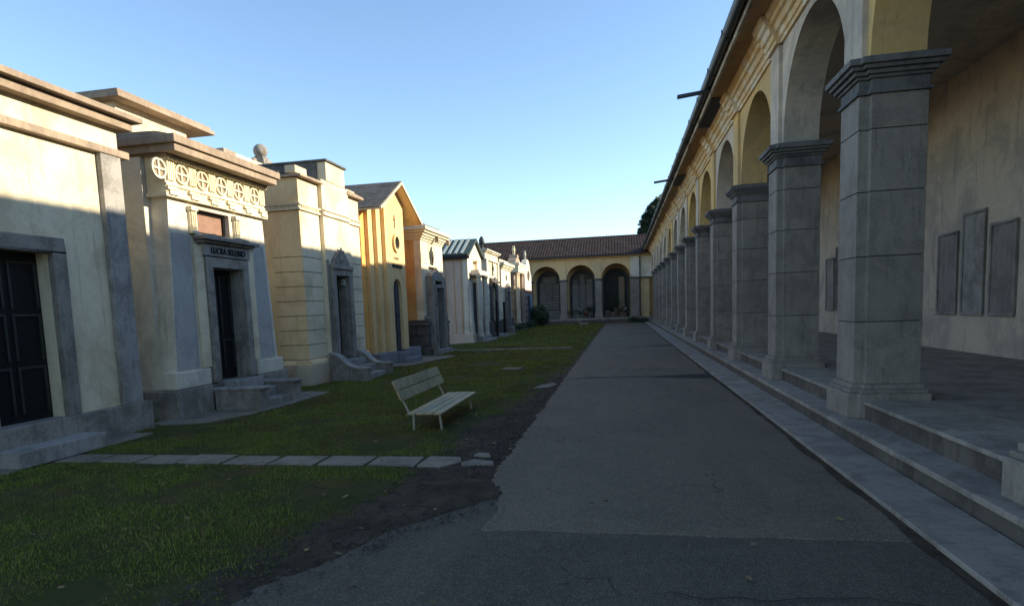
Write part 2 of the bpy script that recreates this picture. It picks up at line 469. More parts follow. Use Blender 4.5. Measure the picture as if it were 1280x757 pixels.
# lawn sheet, gently uneven
def lawn_edge(y):
    pts = [(2, -2.35), (3.2, -2.26), (4.5, -1.98), (5.8, -1.85), (7, -1.8), (9.5, -1.62), (12, -1.42), (14, -1.36), (60, -1.34)]
    for (a, u), (b, w) in zip(pts, pts[1:]):
        if y <= b: e = u + (w - u) * max(0, (y - a)) / (b - a); break
    return e + .13 * nze(y * 1.1, 11) + .06 * nze(y * 4, 12)
def lawn_z(x, y): 
    d = max(0., min(1., (lawn_edge(y) - x) / .5))
    return .006 + d * (.022 + .018 * nze(x * .9, y * .9) + .008 * nze(x * 4, y * 4))
mb = MB(); ys3 = [2.0 + .25 * i for i in range(int(53 / .25) + 1)]; nx = 34
for y in ys3:
    e = lawn_edge(y)
    for i in range(nx + 1):
        x = e - (e + 7.6) * -0 - (e - (-7.6)) * (i / nx); mb.v.append((x, y, lawn_z(x, y) if i else .001))
for k in range(len(ys3) - 1):
    for i in range(nx): mb.f.append((k * (nx + 1) + i, k * (nx + 1) + i + 1, (k + 1) * (nx + 1) + i + 1, (k + 1) * (nx + 1) + i))
struct('lawn', mb, 'lawn', smooth=True)

# grass blades
SLAB_ROW = [(-6.85, -1.95, 5.96, 6.44), (-6.9, -5.80, 8.2, 11.9), (-6.9, -5.62, 17.1, 21.1), (-6.7, -1.8, 23.42, 23.86), (-7.3, -6.3, 34.2, 38.2), (-7.3, -6.9, 28.7, 32.2)]
def bare(x, y):
    v = nze(x * .9, y * .9, 4.) * .7 + nze(x * 3.3, y * 3.3, 8.) * .35
    if 7.1 < y < 10.2 and -3.0 < x < -1.6: v += .45 * (1 - abs(y - 8.6) / 1.9)
    return v
rng = random.Random(3)
BV = []; BF = []
def blades(n, y0, y1, h0, h1, w):
    c = 0
    while c < n:
        c += 1
        y = rng.uniform(y0, y1); x = rng.uniform(-7.3, -1.2)
        e = lawn_edge(y)
        if x > e + .03: continue
        if x > e - .45 and rng.random() < (x - e + .45) / .55: continue
        if any(a < x < b and p < y < q for a, b, p, q in SLAB_ROW) and rng.random() < .94: continue
        bb = bare(x, y)
        if rng.random() < bb * 3.2 + .12 - .02 * min(y, 12): continue
        z = lawn_z(x, y) - .004
        h = rng.uniform(h0, h1) * (1 + .8 * nze(x * 2.4, y * 2.4, 1)) * (1.9 if rng.random() < .02 else 1); a = rng.uniform(0, 6.283); l = rng.uniform(.1, .9) * h
        ww = w * rng.uniform(.6, 1.3); b2 = rng.uniform(0, 6.283)
        dx, dy = math.cos(a) * ww, math.sin(a) * ww; lx, ly = math.cos(b2) * l, math.sin(b2) * l
        k = len(BV)
        BV.extend([(x - dx, y - dy, z), (x + dx, y + dy, z), (x + lx * .35 + dx * .7, y + ly * .35 + dy * .7, z + h * .6), (x + lx * .35 - dx * .7, y + ly * .35 - dy * .7, z + h * .6), (x + lx, y + ly, z + h)])
        BF.extend([(k, k + 1, k + 2, k + 3), (k + 3, k + 2, k + 4)])
blades(150000, 2.6, 7.5, .010, .034, .0026)
blades(90000, 7.5, 14, .013, .038, .0042)
blades(70000, 14, 28, .016, .042, .008)
blades(50000, 28, 55, .018, .05, .016)
gm = MB(); gm.v = BV; gm.f = BF
me = mesh_of('grass', gm, 'blades', clean=False)
o = bpy.data.objects.new('grass', me); COL.objects.link(o); o['kind'] = 'stuff'; o['label'] = 'short green grass of the lawn with worn brown patches'

lv = MB()
for i in range(420):
    y = 2.4 + 22 * rng.random() ** 1.6; x = rng.uniform(-7.0, -1.1) if i % 4 else rng.uniform(-2.3, 1.6)
    r = rng.uniform(.014, .032); a = rng.uniform(0, 6.28); z = (.035 if x < lawn_edge(y) else .024) + rng.uniform(0, .012)
    c = Vector((x, y, z)); u = Vector((math.cos(a), math.sin(a), rng.uniform(-.3, .3))) * r; w_ = Vector((-math.sin(a), math.cos(a), rng.uniform(-.4, .4))) * r * .55
    lv.add([c - u, c - u * .3 + w_, c + u * .5 + w_ * .9, c + u * 1.1, c + u * .5 - w_ * .9, c - u * .3 - w_, c + Vector((0, 0, -r * .15))], [(0, 6, 1), (1, 6, 2), (2, 6, 3), (3, 6, 4), (4, 6, 5), (5, 6, 0)])
lf = part('fallen_leaves', lv, leaf_mat('dry_leaves', (.09, .055, .025), (.22, .15, .06)), None); lf['kind'] = 'stuff'; lf['label'] = 'dry brown leaves scattered over the lawn and road edge'
# gravel and soil crumbs in the worn strip beside the road
gv = MB()
for i in range(5200):
    y = rng.uniform(2.6, 14) if i % 3 else rng.uniform(3.8, 8); e0 = lawn_edge(y) - .35; e1 = path_edge(y) - .01 if y > 4.3 else old_edge(y) + .25
    if y < 4.9: e1 = max(e0 + .2, min(e1, old_edge(y) + .3))
    x = rng.uniform(e0, e1) ; r = rng.choice((.004, .005, .007, .01, .014)) * rng.uniform(.7, 1.25) * (1.4 if rng.random() < .04 else 1)
    q = [Vector((rng.uniform(-1, 1), rng.uniform(-1, 1), rng.uniform(-.5, .8))).normalized() * r * rng.uniform(.7, 1.2) for _ in range(3)]
    c = Vector((x, y, .016 + r * .25))
    gv.add([c + Vector((r, 0, 0)), c + Vector((-r * .4, r * .9, 0)), c + Vector((-r * .5, -r * .8, 0)), c + q[0] * .3 + Vector((0, 0, r * .7)), c + Vector((.1 * r, .1 * r, -r * .4))],
           [(0, 1, 3), (1, 2, 3), (2, 0, 3), (0, 4, 1), (1, 4, 2), (2, 4, 0)])
gs = part('gravel', gv, 'pebble', None); gs['kind'] = 'stuff'; gs['label'] = 'scattered gravel and crumbs in the worn soil beside the road'

# rough bare soil between lawn and road
mb = MB(); sy = np.arange(2.2, 15.0, .045); nxs = 34
for y in sy:
    a = lawn_edge(y) - .55; b = (path_edge(y) + .02) if y > 5.0 else min(old_edge(y) + .05, -.85)
    for i in range(nxs + 1):
        t = i / nxs; x = a + (b - a) * t; w_ = math.sin(math.pi * t) ** .6
        h = .004 + w_ * (.014 + .016 * nze(x * 3, y * 3, 2) + .012 * nze(x * 9, y * 9, 3) + .009 * nze(x * 24, y * 24, 4))
        dx_, dy_ = x + 1.45, y - 5.15
        h += .035 * math.exp(-(dx_ * dx_ / .10 + dy_ * dy_ / .16)) * (1 + .8 * nze(x * 7, y * 7, 6))
        mb.v.append((x, y, max(h, -.0) if 0 < i < nxs else -.002))
for k in range(len(sy) - 1):
    for i in range(nxs): mb.f.append((k * (nxs + 1) + i, k * (nxs + 1) + i + 1, (k + 1) * (nxs + 1) + i + 1, (k + 1) * (nxs + 1) + i))
struct('bare_soil', mb, 'ground', smooth=True)

# stone slabs of the footpaths
def slab_mb(poly, z0, z1): return MB().pz(poly, z0, z1)
names = ['first', 'second', 'third', 'fourth', 'fifth', 'sixth', 'seventh', 'eighth']
x = -2.12
for i in range(8):
    w = .56 + .03 * nze(i * 3.1)
    j = lambda: rng.uniform(-.012, .012)
    y0, y1 = 6.0 + j(), 6.39 + j()
    poly = [(x - w + .035 + j(), y0 + j()), (x + j(), y0 + j()), (x + j(), y1 + j()), (x - w + .035 + j(), y1 + j())]
    solo('paving_slab', slab_mb(poly, -.03, .034 + j() * .4), 'concrete',
         '%s grey stone slab of the near lawn footpath, counted from the worn soil beside the road' % names[i], 'paving slab', 'stone slabs of the near footpath', bev=.008)
    x -= w
for poly, lb in (([(-2.09, 6.0), (-1.83, 5.95), (-1.66, 6.18), (-1.72, 6.38), (-2.07, 6.41)], 'broken end slab of the near footpath with a cut corner'),
                 ([(-1.62, 6.02), (-1.30, 6.10), (-1.33, 6.22), (-1.55, 6.30), (-1.66, 6.16)], 'loose pale stone fragment lying in soil at the footpath end'),
                 ([(-1.60, 6.45), (-1.40, 6.42), (-1.45, 6.58), (-1.58, 6.6)], 'small broken stone piece just behind the loose footpath fragment')):
    solo('broken_stone', slab_mb(poly, -.02, .034), 'concrete', lb, 'stone', 'broken stones at the footpath end', bev=.006)
solo('flat_stone', slab_mb([(-3.05, 15.75), (-2.55, 15.7), (-2.52, 15.95), (-3.0, 16.0)], -.02, .065), 'concrete', 'small pale square stone set alone in the middle of the lawn', 'stone', bev=.006)
solo('flat_stone', slab_mb([(-1.72, 12.0), (-1.45, 12.1), (-1.28, 12.55), (-1.42, 12.9), (-1.62, 12.5)], -.02, .035), 'concrete', 'pale broken stone lying at the lawn edge against the asphalt', 'stone', bev=.006)
mb = MB(); x = -1.85; k = 0
while x > -6.7:
    w = .52 + .1 * nze(k * 2.2); k += 1
    mb.box(x - w + .05, x, 23.45 + .03 * nze(k), 23.84 + .03 * nze(k, 4), -.02, .052 + .008 * nze(k, 7)); x -= w
struct('footpath', mb, 'concrete', bev=.008)
for poly in ([(-7.15, 8.15), (-6.25, 8.45), (-5.98, 9.2), (-5.88, 10.2), (-5.86, 11.8), (-7.0, 11.95)],
             [(-7.0, 17.35), (-6.25, 17.3), (-5.62, 20.6), (-5.7, 21.0), (-7.0, 21.0)],
             [(-7.3, 23.5), (-6.55, 23.6), (-6.5, 24.5), (-7.2, 24.6)],
             [(-7.4, 28.7), (-6.75, 28.8), (-6.7, 32.3), (-7.4, 32.4)],
             [(-7.5, 34.2), (-6.4, 34.3), (-6.3, 38.1), (-7.5, 38.3)],
             [(-7.6, 42.6), (-6.9, 42.8), (-6.9, 46.8), (-7.6, 46.9)],
             [(-7.2, 4.9), (-6.5, 4.9), (-6.5, 7.6), (-7.2, 7.6)]):
    struct('pavement', MB().pz(poly, -.02, .05), 'concrete', bev=.01)

# ================================================================== ARCADE BUILDING (east side)
arc = thing('arcade_building', (2.6, 11.6, 0), 'long arcaded building with grey stone piers and yellow and pale plaster arches beside the road', 'arcade')
AB = (2.6, 11.6, 0)
P0, PIT, K0, K1 = 11.6, 3.66, -3, 12
def blocks_along(mb, x0, x1, y0, y1, z0, z1, L, seed):
    y = y0; k = 0
    while y < y1 - .05:
        l = min(L * (1 + .25 * nze(k * 1.7, seed)), y1 - y)
        if y1 - (y + l) < .3: l = y1 - y
        d = .006 * nze(k * 2.3, seed + 1)
        mb.box(x0 + d, x1, y + .003, y + l - .003, z0, z1 + .004 * nze(k * 3.1, seed + 2)); y += l; k += 1
    return mb
YA, YB = P0 + K0 * PIT - .5, 56.0
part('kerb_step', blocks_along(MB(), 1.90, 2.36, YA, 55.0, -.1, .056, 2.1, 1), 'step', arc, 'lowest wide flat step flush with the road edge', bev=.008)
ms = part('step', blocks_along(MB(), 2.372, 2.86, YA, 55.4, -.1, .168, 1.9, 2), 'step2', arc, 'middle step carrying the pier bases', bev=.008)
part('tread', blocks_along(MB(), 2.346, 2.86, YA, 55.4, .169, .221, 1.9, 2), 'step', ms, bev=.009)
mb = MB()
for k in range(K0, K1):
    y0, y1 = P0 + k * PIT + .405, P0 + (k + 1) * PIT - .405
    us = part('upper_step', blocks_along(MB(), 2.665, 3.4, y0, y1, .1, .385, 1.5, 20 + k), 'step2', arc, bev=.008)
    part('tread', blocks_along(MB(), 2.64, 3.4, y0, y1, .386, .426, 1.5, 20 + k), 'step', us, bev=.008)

part('floor', MB().box(3.4, 6.6, YA, YB + 3, .0, .424), 'step', arc)
part('back_wall', MB().box(6.6, 6.9, YA, YB + 8, .0, 6.2), 'arc_pale', arc)  # extra length past the wing added to keep sun out of its gallery
for k in range(K0, K1):
    for q in (-.95, 0, .95):
        yy = P0 + (k + .5) * PIT + q
        fr_ = MB(); surround(fr_, 6.55, 6.60, yy - .34, yy + .34, 1.2, 2.75 + (.3 if q == 0 else 0), .05); fr_.box(6.55, 6.6, yy - .39, yy + .39, 1.14, 1.2)
        mp_ = part('memorial_plaque', MB().box(6.575, 6.6, yy - .34, yy + .34, 1.2, 2.75 + (.3 if q == 0 else 0)), 'marble' if (k + int(q * 2)) % 3 else 'granite_l', arc)
        part('plaque_frame', fr_, 'granite_l', mp_, bev=.006)
part('ceiling', MB().box(3.28, 6.6, YA, YB + 3, 5.85, 6.0), 'arc_pale', arc)
def tpoly(o, x0=2.58):
    return [(x0 - o, -.28 - o), (2.69 - o, -.28 - o), (2.69 - o, -.335 - o), (3.25 + o, -.335 - o), (3.25 + o, .335 + o), (2.69 - o, .335 + o), (2.69 - o, .28 + o), (x0 - o, .28 + o)]
def shift(poly, y): return [(a, b + y) for a, b in poly]
sh = MB(); zz = [.60, 1.30, 2.02, 2.72, 3.38, 3.745]
for a, b in zip(zz, zz[1:]): sh.pz(shift(tpoly(0), P0), a + .0045, b - .0045)
shc = MB().pz(shift(tpoly(-.014), P0), .6, 3.745)
pl = MB()
pl.pz(shift(tpoly(.085), P0), .2215, .50); pl.pz(shift(tpoly(.06), P0), .50, .545); pl.pz(shift(tpoly(.03), P0), .545, .602)
cp = MB()
for a, b, o_ in ((3.743, 3.78, .03), (3.78, 3.90, .004), (3.90, 3.935, .03), (3.935, 3.98, .065), (3.98, 4.025, .105), (4.025, 4.09, .14)):
    cp.pz(shift(tpoly(o_), P0), a, b)
# weathered sloping top of the capital
lo = shift(tpoly(.135), P0); hi = shift(tpoly(.02), P0)
n8 = len(lo); cp.add([(a, b, 4.09) for a, b in lo] + [(a, b, 4.135) for a, b in hi], [(i, (i + 1) % n8, n8 + (i + 1) % n8, n8 + i) for i in range(n8)] + [tuple(range(n8, 2 * n8))])
pier0 = part('pier', sh, 'pier', arc, bev=.006)
part('joint', shc, 'stonejoint', pier0); part('pier_base', pl, 'pier', pier0, bev=.008); part('capital', cp, 'cap', pier0, bev=.006)
def copy_part(o, parent, loc):
    c = o.copy(); COL.objects.link(c); c.parent = parent; c.location = loc
    for ch in list(o.children):
        d = ch.copy(); COL.objects.link(d); d.parent = c
    return c
for k in range(K0, K1):
    if k == 0: continue
    copy_part(pier0, arc, (0, k * PIT, 0))
for k in range(K0 - 1, K1):
    y0 = P0 + k * PIT; y1 = y0 + PIT
    if k == K1 - 1: y1 = YB
    if k == K0 - 1: y0 = y1 - 1.0
    col = {-2: 'arc_yellow', -1: 'arc_pale', 0: 'arc_yellow', 1: 'arc_pale', 2: 'arc_yellow'}.get(k, 'arc_pale' if k % 3 else 'arc_yellow')
    if k > 3 and k not in (6, ): col = 'arc_pale'
    mb = MB()
    if k == K0 - 1: mb.box(2.66, 3.2, y0, y1, 4.09, 6.15)
    elif k == K1 - 1: mb.arch(y0, y1, 4.09, 6.15, (y0 + y1) / 2, min((y1 - y0) / 2 - .36, 1.46), 4.12, 2.66, 3.2, PX)
    else: mb.arch(y0, y1, 4.09, 6.15, (y0 + y1) / 2, 1.46, 4.12, 2.66, 3.2, PX, 32)
    part('arch_wall', mb, col, arc, 'yellow plastered arch' if col == 'arc_yellow' else 'pale grey plastered arch')
prof = [(2.665, 5.70), (2.62, 5.70), (2.61, 5.76), (2.585, 5.77), (2.575, 5.86), (2.53, 5.88), (2.50, 5.97), (2.455, 5.99), (2.44, 6.06), (2.40, 6.08), (2.37, 6.15), (2.665, 6.15)]
part('cornice', MB().py(prof, YA, YB), 'cornice', arc)
for k in range(K0, K1 + 0):
    y = P0 + k * PIT
    mb = MB().box(2.60, 2.665, y - .27, y + .27, 4.136, 5.70)
    ls = part('pilaster_strip', mb, 'arc_yellow' if k in (1, 2, 6) else 'arc_pale', arc, bev=.006)
    pr2 = [(a - .075 if a < 2.66 else a, b) for a, b in prof]; pr2 = [(a, b - .004 if b > 6.1 else b) for a, b in pr2]
    part('cornice_block', MB().py(pr2, y - .33, y + .33), 'cornice', ls)
mb = MB(); y = YA; k = 0
while y < YB:
    l = 1.22; mb.box(2.075, 2.66, y + .004, min(y + l, YB) - .004, 6.152, 6.19 + .0 * k); y += l; k += 1
part('soffit', mb, 'soffit', arc, 'brown boarded underside of the eaves', bev=.004)
part('soffit_panel', MB().box(2.085, 2.38, 15.3, 17.75, 6.128, 6.148), 'soffit_dark', arc, 'dark replacement board under the eaves')
part('soffit_panel', MB().box(2.085, 2.44, 23.9, 26.0, 6.128, 6.148), 'soffit_dark', arc, 'wider dark board under the eaves')  # plain dark board set just under the soffit boards
part('fascia', blocks_along(MB(), 2.02, 2.07, YA, YB, 6.10, 6.31, 3.0, 5), 'fascia', arc, 'pale peeling edge board', bev=.004)
g = [(1.93 + .095 * math.cos(math.pi + math.pi * i / 10), 6.30 + .12 * math.sin(math.pi + math.pi * i / 10)) for i in range(11)]
g += [(2.012, 6.30)] + [(1.93 + .082 * math.cos(-math.pi * i / 10), 6.30 + .105 * math.sin(-math.pi * i / 10)) for i in range(11)]
gut = part('gutter', MB().py(g, YA, YB), 'gutter', arc, smooth=False)
for y in (14.8, 24.7):
    part('drain_spout', MB().py([(1.30, 6.045), (2.0, 6.115), (2.0, 6.185), (1.30, 6.12)], y - .045, y + .045), 'gutter', arc, 'dark spout sticking out from the gutter over the road', bev=.008)
for y in np.arange(YA + 1, YB, 1.83):
    part('gutter_bracket', MB().box(1.822, 1.834, y - .015, y + .015, 6.20, 6.33).box(1.834, 2.02, y - .015, y + .015, 6.301, 6.315).box(1.86, 2.02, y - .015, y + .015, 6.168, 6.177), 'dark', gut)
def tile_roof(mb, P, u0, u1, t0, z0, t1, z1, tw=.24, rows=14):
    """barrel tiles: u along the eave, t up the slope"""
    nu = int((u1 - u0) / tw)
    L = math.hypot(t1 - t0, z1 - z0); dz = (z1 - z0) / L; dt = (t1 - t0) / L
    for r in range(rows):
        a = L * r / rows; b = L * (r + 1) / rows + .05
        for i in range(nu):
            uc = u0 + (i + .5) * tw + .012 * nze(i * 1.3, r * 2.1); lift = .012 * nze(i * 2.7, r * 1.9) 
            vs = []
            for s, rr, up in ((a, .5, .042 + lift), (b, .44, .0 + lift)):
                for q in range(5):
                    th = math.pi * q / 4
                    u = uc - math.cos(th) * tw * rr * 1.04; h = math.sin(th) * .042 + up
                    vs.append(P(u, t0 + dt * s - dz * h * (1 if t1 > t0 else -1) * 0, z0 + dz * s + h))
            mb.add(vs, [(q, q + 1, q + 6, q + 5) for q in range(4)] + [(0, 1, 2, 3, 4)])
    return mb
rf = part('roof', MB().py([(1.96, 6.32), (2.07, 6.30), (2.66, 6.20), (6.9, 6.15), (7.1, 6.3), (4.6, 7.42)], YA, YB + 7), 'soffit', arc)  # far end lengthened to stop sun entering the wing's gallery
mb = MB(); tile_roof(mb, PX, YA, YB + 2, 1.93, 6.33, 4.6, 7.42, .24, 9)
tile_roof(mb, PX, YA, YB + 2, 7.2, 6.33, 4.6, 7.42, .24, 9)
part('roof_tiles', mb, 'tiles', rf)
part('end_wall', MB().box(2.66, 6.6, YA - .3, YA, 0, 6.2), 'arc_pale', arc)

# ================================================================== WING ACROSS THE END OF THE ROAD
wing = thing('arcade_wing', (-3.5, 56, 0), 'low yellow arcade wing with brown tiled roof closing the far end of the road', 'arcade')
WY = 56.0
XL = -24.5
part('step', MB().box(XL, 2.3, 54.6, 55.15, -.1, .17), 'step2', wing, 'lower step of the wing', bev=.01)
part('step', MB().box(XL, 2.6, 55.15, 55.7, -.1, .32), 'step2', wing, 'middle step of the wing', bev=.01)
part('floor', MB().box(XL, 2.62, 55.7, 59.2, -.1, .47), 'step', wing, bev=.01)
part('back_wall', MB().box(XL, 3.3, 59.2, 59.6, 0, 6.3), 'wing_yellow', wing)
WC = [-4.99 - 3.08 * i for i in range(-1, 7)]      # pier centres: -1.91, -4.99, -8.07 ...
def wing_pier(xc, hw, parent):
    mb = MB(); zs_ = [.9, 1.65, 2.4, 3.1, 3.72]
    for a, b in zip(zs_, zs_[1:]): mb.box(xc - hw, xc + hw, WY, WY + .55, a + .004, b - .004)
    mb.box(xc - hw + .008, xc + hw - .008, WY + .008, WY + .54, .9, 3.72)
    p = part('pier', mb, 'pier', parent, bev=.006)
    part('pier_base', MB().box(xc - hw - .07, xc + hw + .07, WY - .07, WY + .62, .471, .9), 'pier', p, bev=.01)
    c = MB()
    for a, b, o_ in ((3.72, 3.80, .03), (3.80, 3.86, .07), (3.86, 3.92, .11)): c.box(xc - hw - o_, xc + hw + o_, WY - o_, WY + .55 + o_, a, b)
    part('capital', c, 'cap', p, bev=.005)
    return p
for xc in WC: wing_pier(xc, .29, wing)
wing_pier(1.22, .36, wing)
XS = [XL] + sorted(WC) + [1.22]
for a, b in zip(XS, XS[1:]):
    mb = MB(); c = (a + b) / 2 + (-.035 if b == 1.22 else 0)
    r_ = 1.23 if b != 1.22 else 1.24
    if a == XL: mb.box(a, b, WY + .03, WY + .5, .47, 5.75)
    else: mb.arch(a, b, 3.92, 5.75, c, r_, 3.93, WY + .03, WY + .5, PY, 28)
    part('arch_wall', mb, 'wing_yellow', wing)
for xc in WC: part('pilaster_strip', MB().box(xc - .26, xc + .26, WY - .02, WY + .035, 3.922, 5.70), 'wing_yellow', wing)
part('corner_wall', MB().box(1.221, 3.3, WY + .0, WY + .5, 3.922, 5.75), 'arc_white', wing, 'whitish patched wall at the corner above the stone pier')
part('corner_strip', MB().box(.88, 1.62, WY - .06, WY - .002, 3.95, 5.75), 'arc_white', wing)
part('corner_panel', MB().box(1.60, 2.45, WY + .15, WY + .45, .471, 3.92), 'wing_yellow', wing, 'dull yellow recessed panel in the corner')
part('corner_lintel', MB().box(1.68, 2.5, WY - .05, WY + .14, 3.80, 3.92), 'cap', wing)
part('downpipe', MB().tube((1.66, WY - .1, .5), (1.66, WY - .1, 5.7), .045).box(1.6, 1.72, WY - .11, WY - .05, 3.0, 3.04), 'gutter', wing, 'dark rainwater pipe in the corner')
part('cornice', MB().px([(WY + .05, 5.62), (WY - .04, 5.64), (WY - .10, 5.72), (WY - .10, 5.78), (WY + .05, 5.78)], XL, 2.55), 'wing_yellow', wing)
part('soffit', MB().box(XL, 2.5, 55.42, WY + .5, 5.79, 5.83), 'soffit', wing)
part('gutter', MB().box(XL, 1.85, 55.34, 55.45, 5.80, 5.90), 'gutter', wing)
rf = part('roof', MB().px([(55.44, 5.84), (59.6, 5.84), (63.6, 5.9), (59.6, 7.78)], XL, 6.9), 'soffit', wing)
mb = MB(); tile_roof(mb, PY, XL, 5.2, 55.40, 5.90, 59.6, 7.80, .25, 15)
tile_roof(mb, PY, XL, 5.2, 63.7, 5.95, 59.6, 7.80, .25, 12)
mb2 = MB()
for i in range(80):
    x = XL + i * .37; mb2.tube((x, 59.6, 7.83 + .012 * nze(i)), (x + .42, 59.6, 7.84 + .012 * nze(i + 9)), .10, .085, 8)
part('roof_tiles', mb, 'tiles', rf); part('ridge_tiles', mb2, 'tiles', rf)
part('side_wall', MB().box(XL - .3, XL, 55.7, 63, 0, 6.0), 'wing_yellow', wing)
# niches on the wing's back wall, one per bay
bays = [(-3.49, 'mid'), (-.45, 'east'), (-6.57, 'west'), (-9.65, 'far'), (-12.73, 'far')]
for xc, kind in bays:
    mb = MB()
    R1 = 1.13
    a = [(xc - R1, .48), (xc + R1, .48)] + [(xc + R1 * math.cos(math.pi * i / 24), 3.72 + R1 * math.sin(math.pi * i / 24)) for i in range(25)]
    mb.add([(p, 59.195, q) for p, q in a] + [(p, 59.05, q) for p, q in a], [tuple(range(len(a))), tuple(range(len(a), 2 * len(a)))[::-1]] + [(i, (i + 1) % len(a), len(a) + (i + 1) % len(a), len(a) + i) for i in range(len(a))])
    nc = part('niche', mb, 'granite_d' if kind != 'east' else 'dark', wing)
    fr = MB(); r0, r1 = 1.02, 1.2
    n = 24
    for i in range(n):
        t0, t1 = math.pi * i / n, math.pi * (i + 1) / n
        q = [(xc + r * math.cos(t), 3.72 + r * math.sin(t)) for r, t in ((r0, t0), (r1, t0), (r1, t1), (r0, t1))]
        fr.add([(p, 59.0, w) for p, w in q] + [(p, 58.88, w) for p, w in q], [(0, 1, 2, 3), (7, 6, 5, 4), (0, 4, 5, 1), (1, 5, 6, 2), (2, 6, 7, 3), (3, 7, 4, 0)])
    fr.box(xc - r1, xc - r0, 58.88, 59.0, .48, 3.72); fr.box(xc + r0, xc + r1, 58.88, 59.0, .48, 3.72)
    part('niche_frame', fr, 'gutter', nc)
    pn = MB()
    def in_arch(x, z): return z < 3.72 or (x - xc) ** 2 + (z - 3.72) ** 2 < .93 ** 2
    if kind in ('west', 'far'):
        for r in range(9):
            for c in range(3):
                x0 = xc - .90 + c * .61; z0 = 1.35 + r * .27
                pn.box(x0, x0 + .57, 59.0, 59.045, z0, z0 + .22)
        pn.box(xc - .62, xc + .62, 59.0, 59.045, 3.80, 4.35)
        pn.box(xc - .95, xc + .95, 58.75, 59.045, .48, 1.22)
    elif kind == 'mid':
        for c in range(3):
            x0 = xc - .93 + c * .64
            pn.box(x0, x0 + .58, 58.98, 59.045, 1.25, 3.6)
            pn.px([(58.98, 3.64), (59.045, 3.64), (59.045, 4.0 if c != 1 else 4.5), (58.98, 4.0 if c != 1 else 4.5)], x0 + .05, x0 + .53)
        pn.box(xc - .95, xc + .95, 58.7, 59.045, .48, 1.15)
    else:
        pn.box(xc + .28, xc + .80, 58.98, 59.045, 1.1, 4.1); pn.box(xc - .95, xc + .95, 58.8, 59.045, .48, .95)
    part('memorial_panel', pn, {'east': 'capst', 'mid': 'marble'}.get(kind, 'marble'), nc, bev=.008)

# ================================================================== MAUSOLEUMS (west side), facades look towards +X
def m_root(name, y, label, x=-7.0, cat='mausoleum'): return thing(name, (x, y, 0), label, cat, None)

# ---- white mausoleum with the circle frieze (B1)
b1 = m_root('mausoleum', 10.25, 'white mausoleum with a carved circle frieze, flat brown eaves and a lettered door lintel')
F = -7.0
core = MB().pz([(-9.8, 8.82), (F - .30, 8.78), (F - .30, 11.68), (-9.8, 11.64)], 0, 4.15)
part('wall', core, 'white', b1)
fw = MB()
D0, D1, DZ0, DZ1 = 9.82, 10.70, .52, 2.50
# battered front skin, built as three panels round the door
def yb(side, z): return (8.74 + .055 * z) if side < 0 else (11.86 - .075 * z)
def fpanel(mb, ya, yb_, z0, z1):   # ya/yb may be callables of z
    g_ = lambda q, z: q(z) if callable(q) else q
    mb.px([(g_(ya, z0), z0), (g_(yb_, z0), z0), (g_(yb_, z1), z1), (g_(ya, z1), z1)], F - .30, F)
L_ = lambda z: yb(-1, z); R_ = lambda z: yb(1, z)
fpanel(fw, L_, D0, .50, 2.5); fpanel(fw, D1, R_, .50, 2.5)
WN = (9.62, 10.50, 3.06, 3.46)
fpanel(fw, L_, R_, 2.5, 3.06); fpanel(fw, L_, WN[0], 3.06, 3.46); fpanel(fw, WN[1], R_, 3.06, 3.46); fpanel(fw, L_, R_, 3.46, 4.15)
parts('front_wall', fw, 'white', b1)
parts('side_panel', MB().px([(11.16, .80), (11.70, .80), (11.55, 3.0), (11.13, 3.0)], F + .001, F + .012).px([(8.82, .80), (9.35, .80), (9.38, 3.0), (8.95, 3.0)], F + .001, F + .012), 'greywall', b1, 'grey weathered panel beside the doorway')
parts('base_course', MB().box(F - .2, F + .07, 10.98, 11.90, .50, .78).box(F - .2, F + .07, 8.70, 9.56, .50, .78), 'white', b1, bev=.02)
parts('plinth', MB().box(-9.9, F + .12, 8.6, 9.5, 0, .495).box(-9.9, F + .12, 10.9, 11.98, 0, .495).box(-9.9, F + .02, 9.5, 10.9, 0, .495), 'granite', b1, bev=.015)
sr = MB(); surround(sr, F, F + .09, D0, D1, .52, 2.5, .17)
liner(sr, F - .2, F + .0, D0, D1, .52, 2.5)
part('door_frame', sr, 'granite', b1, 'grey stone frame round the doorway', bev=.012)
parts('jamb_band', MB().box(F, F + .05, 10.90, 11.12, .79, 2.86).box(F, F + .05, 9.42, 9.64, .79, 2.86), 'cream', b1, 'pale vertical band beside the door frame', bev=.01)
ln = MB().box(F, F + .10, 9.60, 10.92, 2.69, 2.90)
lin = part('lintel', ln, 'lintel', b1, 'lettered stone lintel', bev=.006)
text('inscription', 'LUCRA SELLIMO', .15, F + .106, 10.26, 2.735, 'dark', lin, .012, sx=.92)
part('lintel_cornice', MB().box(F, F + .16, 9.52, 11.02, 2.90, 2.945).box(F, F + .22, 9.46, 11.10, 2.945, 3.0), 'granite', lin, bev=.01)
part('pediment', MB().px([(9.62, 3.001), (10.98, 3.001), (10.9, 3.05), (10.62, 3.07), (10.48, 3.05), (10.40, 3.03), (10.1, 3.03), (9.9, 3.07), (9.7, 3.05)], F, F + .12), 'granite', lin, bev=.01)
part('door', MB().box(F - .24, F - .20, D0, D1, .52, 2.5), 'dark', b1)
dm = MB()
for y0, y1 in ((D0 + .06, 10.22), (10.30, D1 - .06)):
    surround(dm, F - .20, F - .175, y0 + .04, y1 - .04, .68, 1.2, .035); surround(dm, F - .20, F - .175, y0 + .04, y1 - .04, 1.32, 2.35, .035)
part('door_moulding', dm, 'bronze', b1.children[-1] if False else [c for c in b1.children if c.name.startswith('door')][-1])
wd = part('window', MB().box(F - .16, F - .13, WN[0], WN[1], 3.06, 3.46), 'brownpane', b1, 'wide low window with a brown pane')
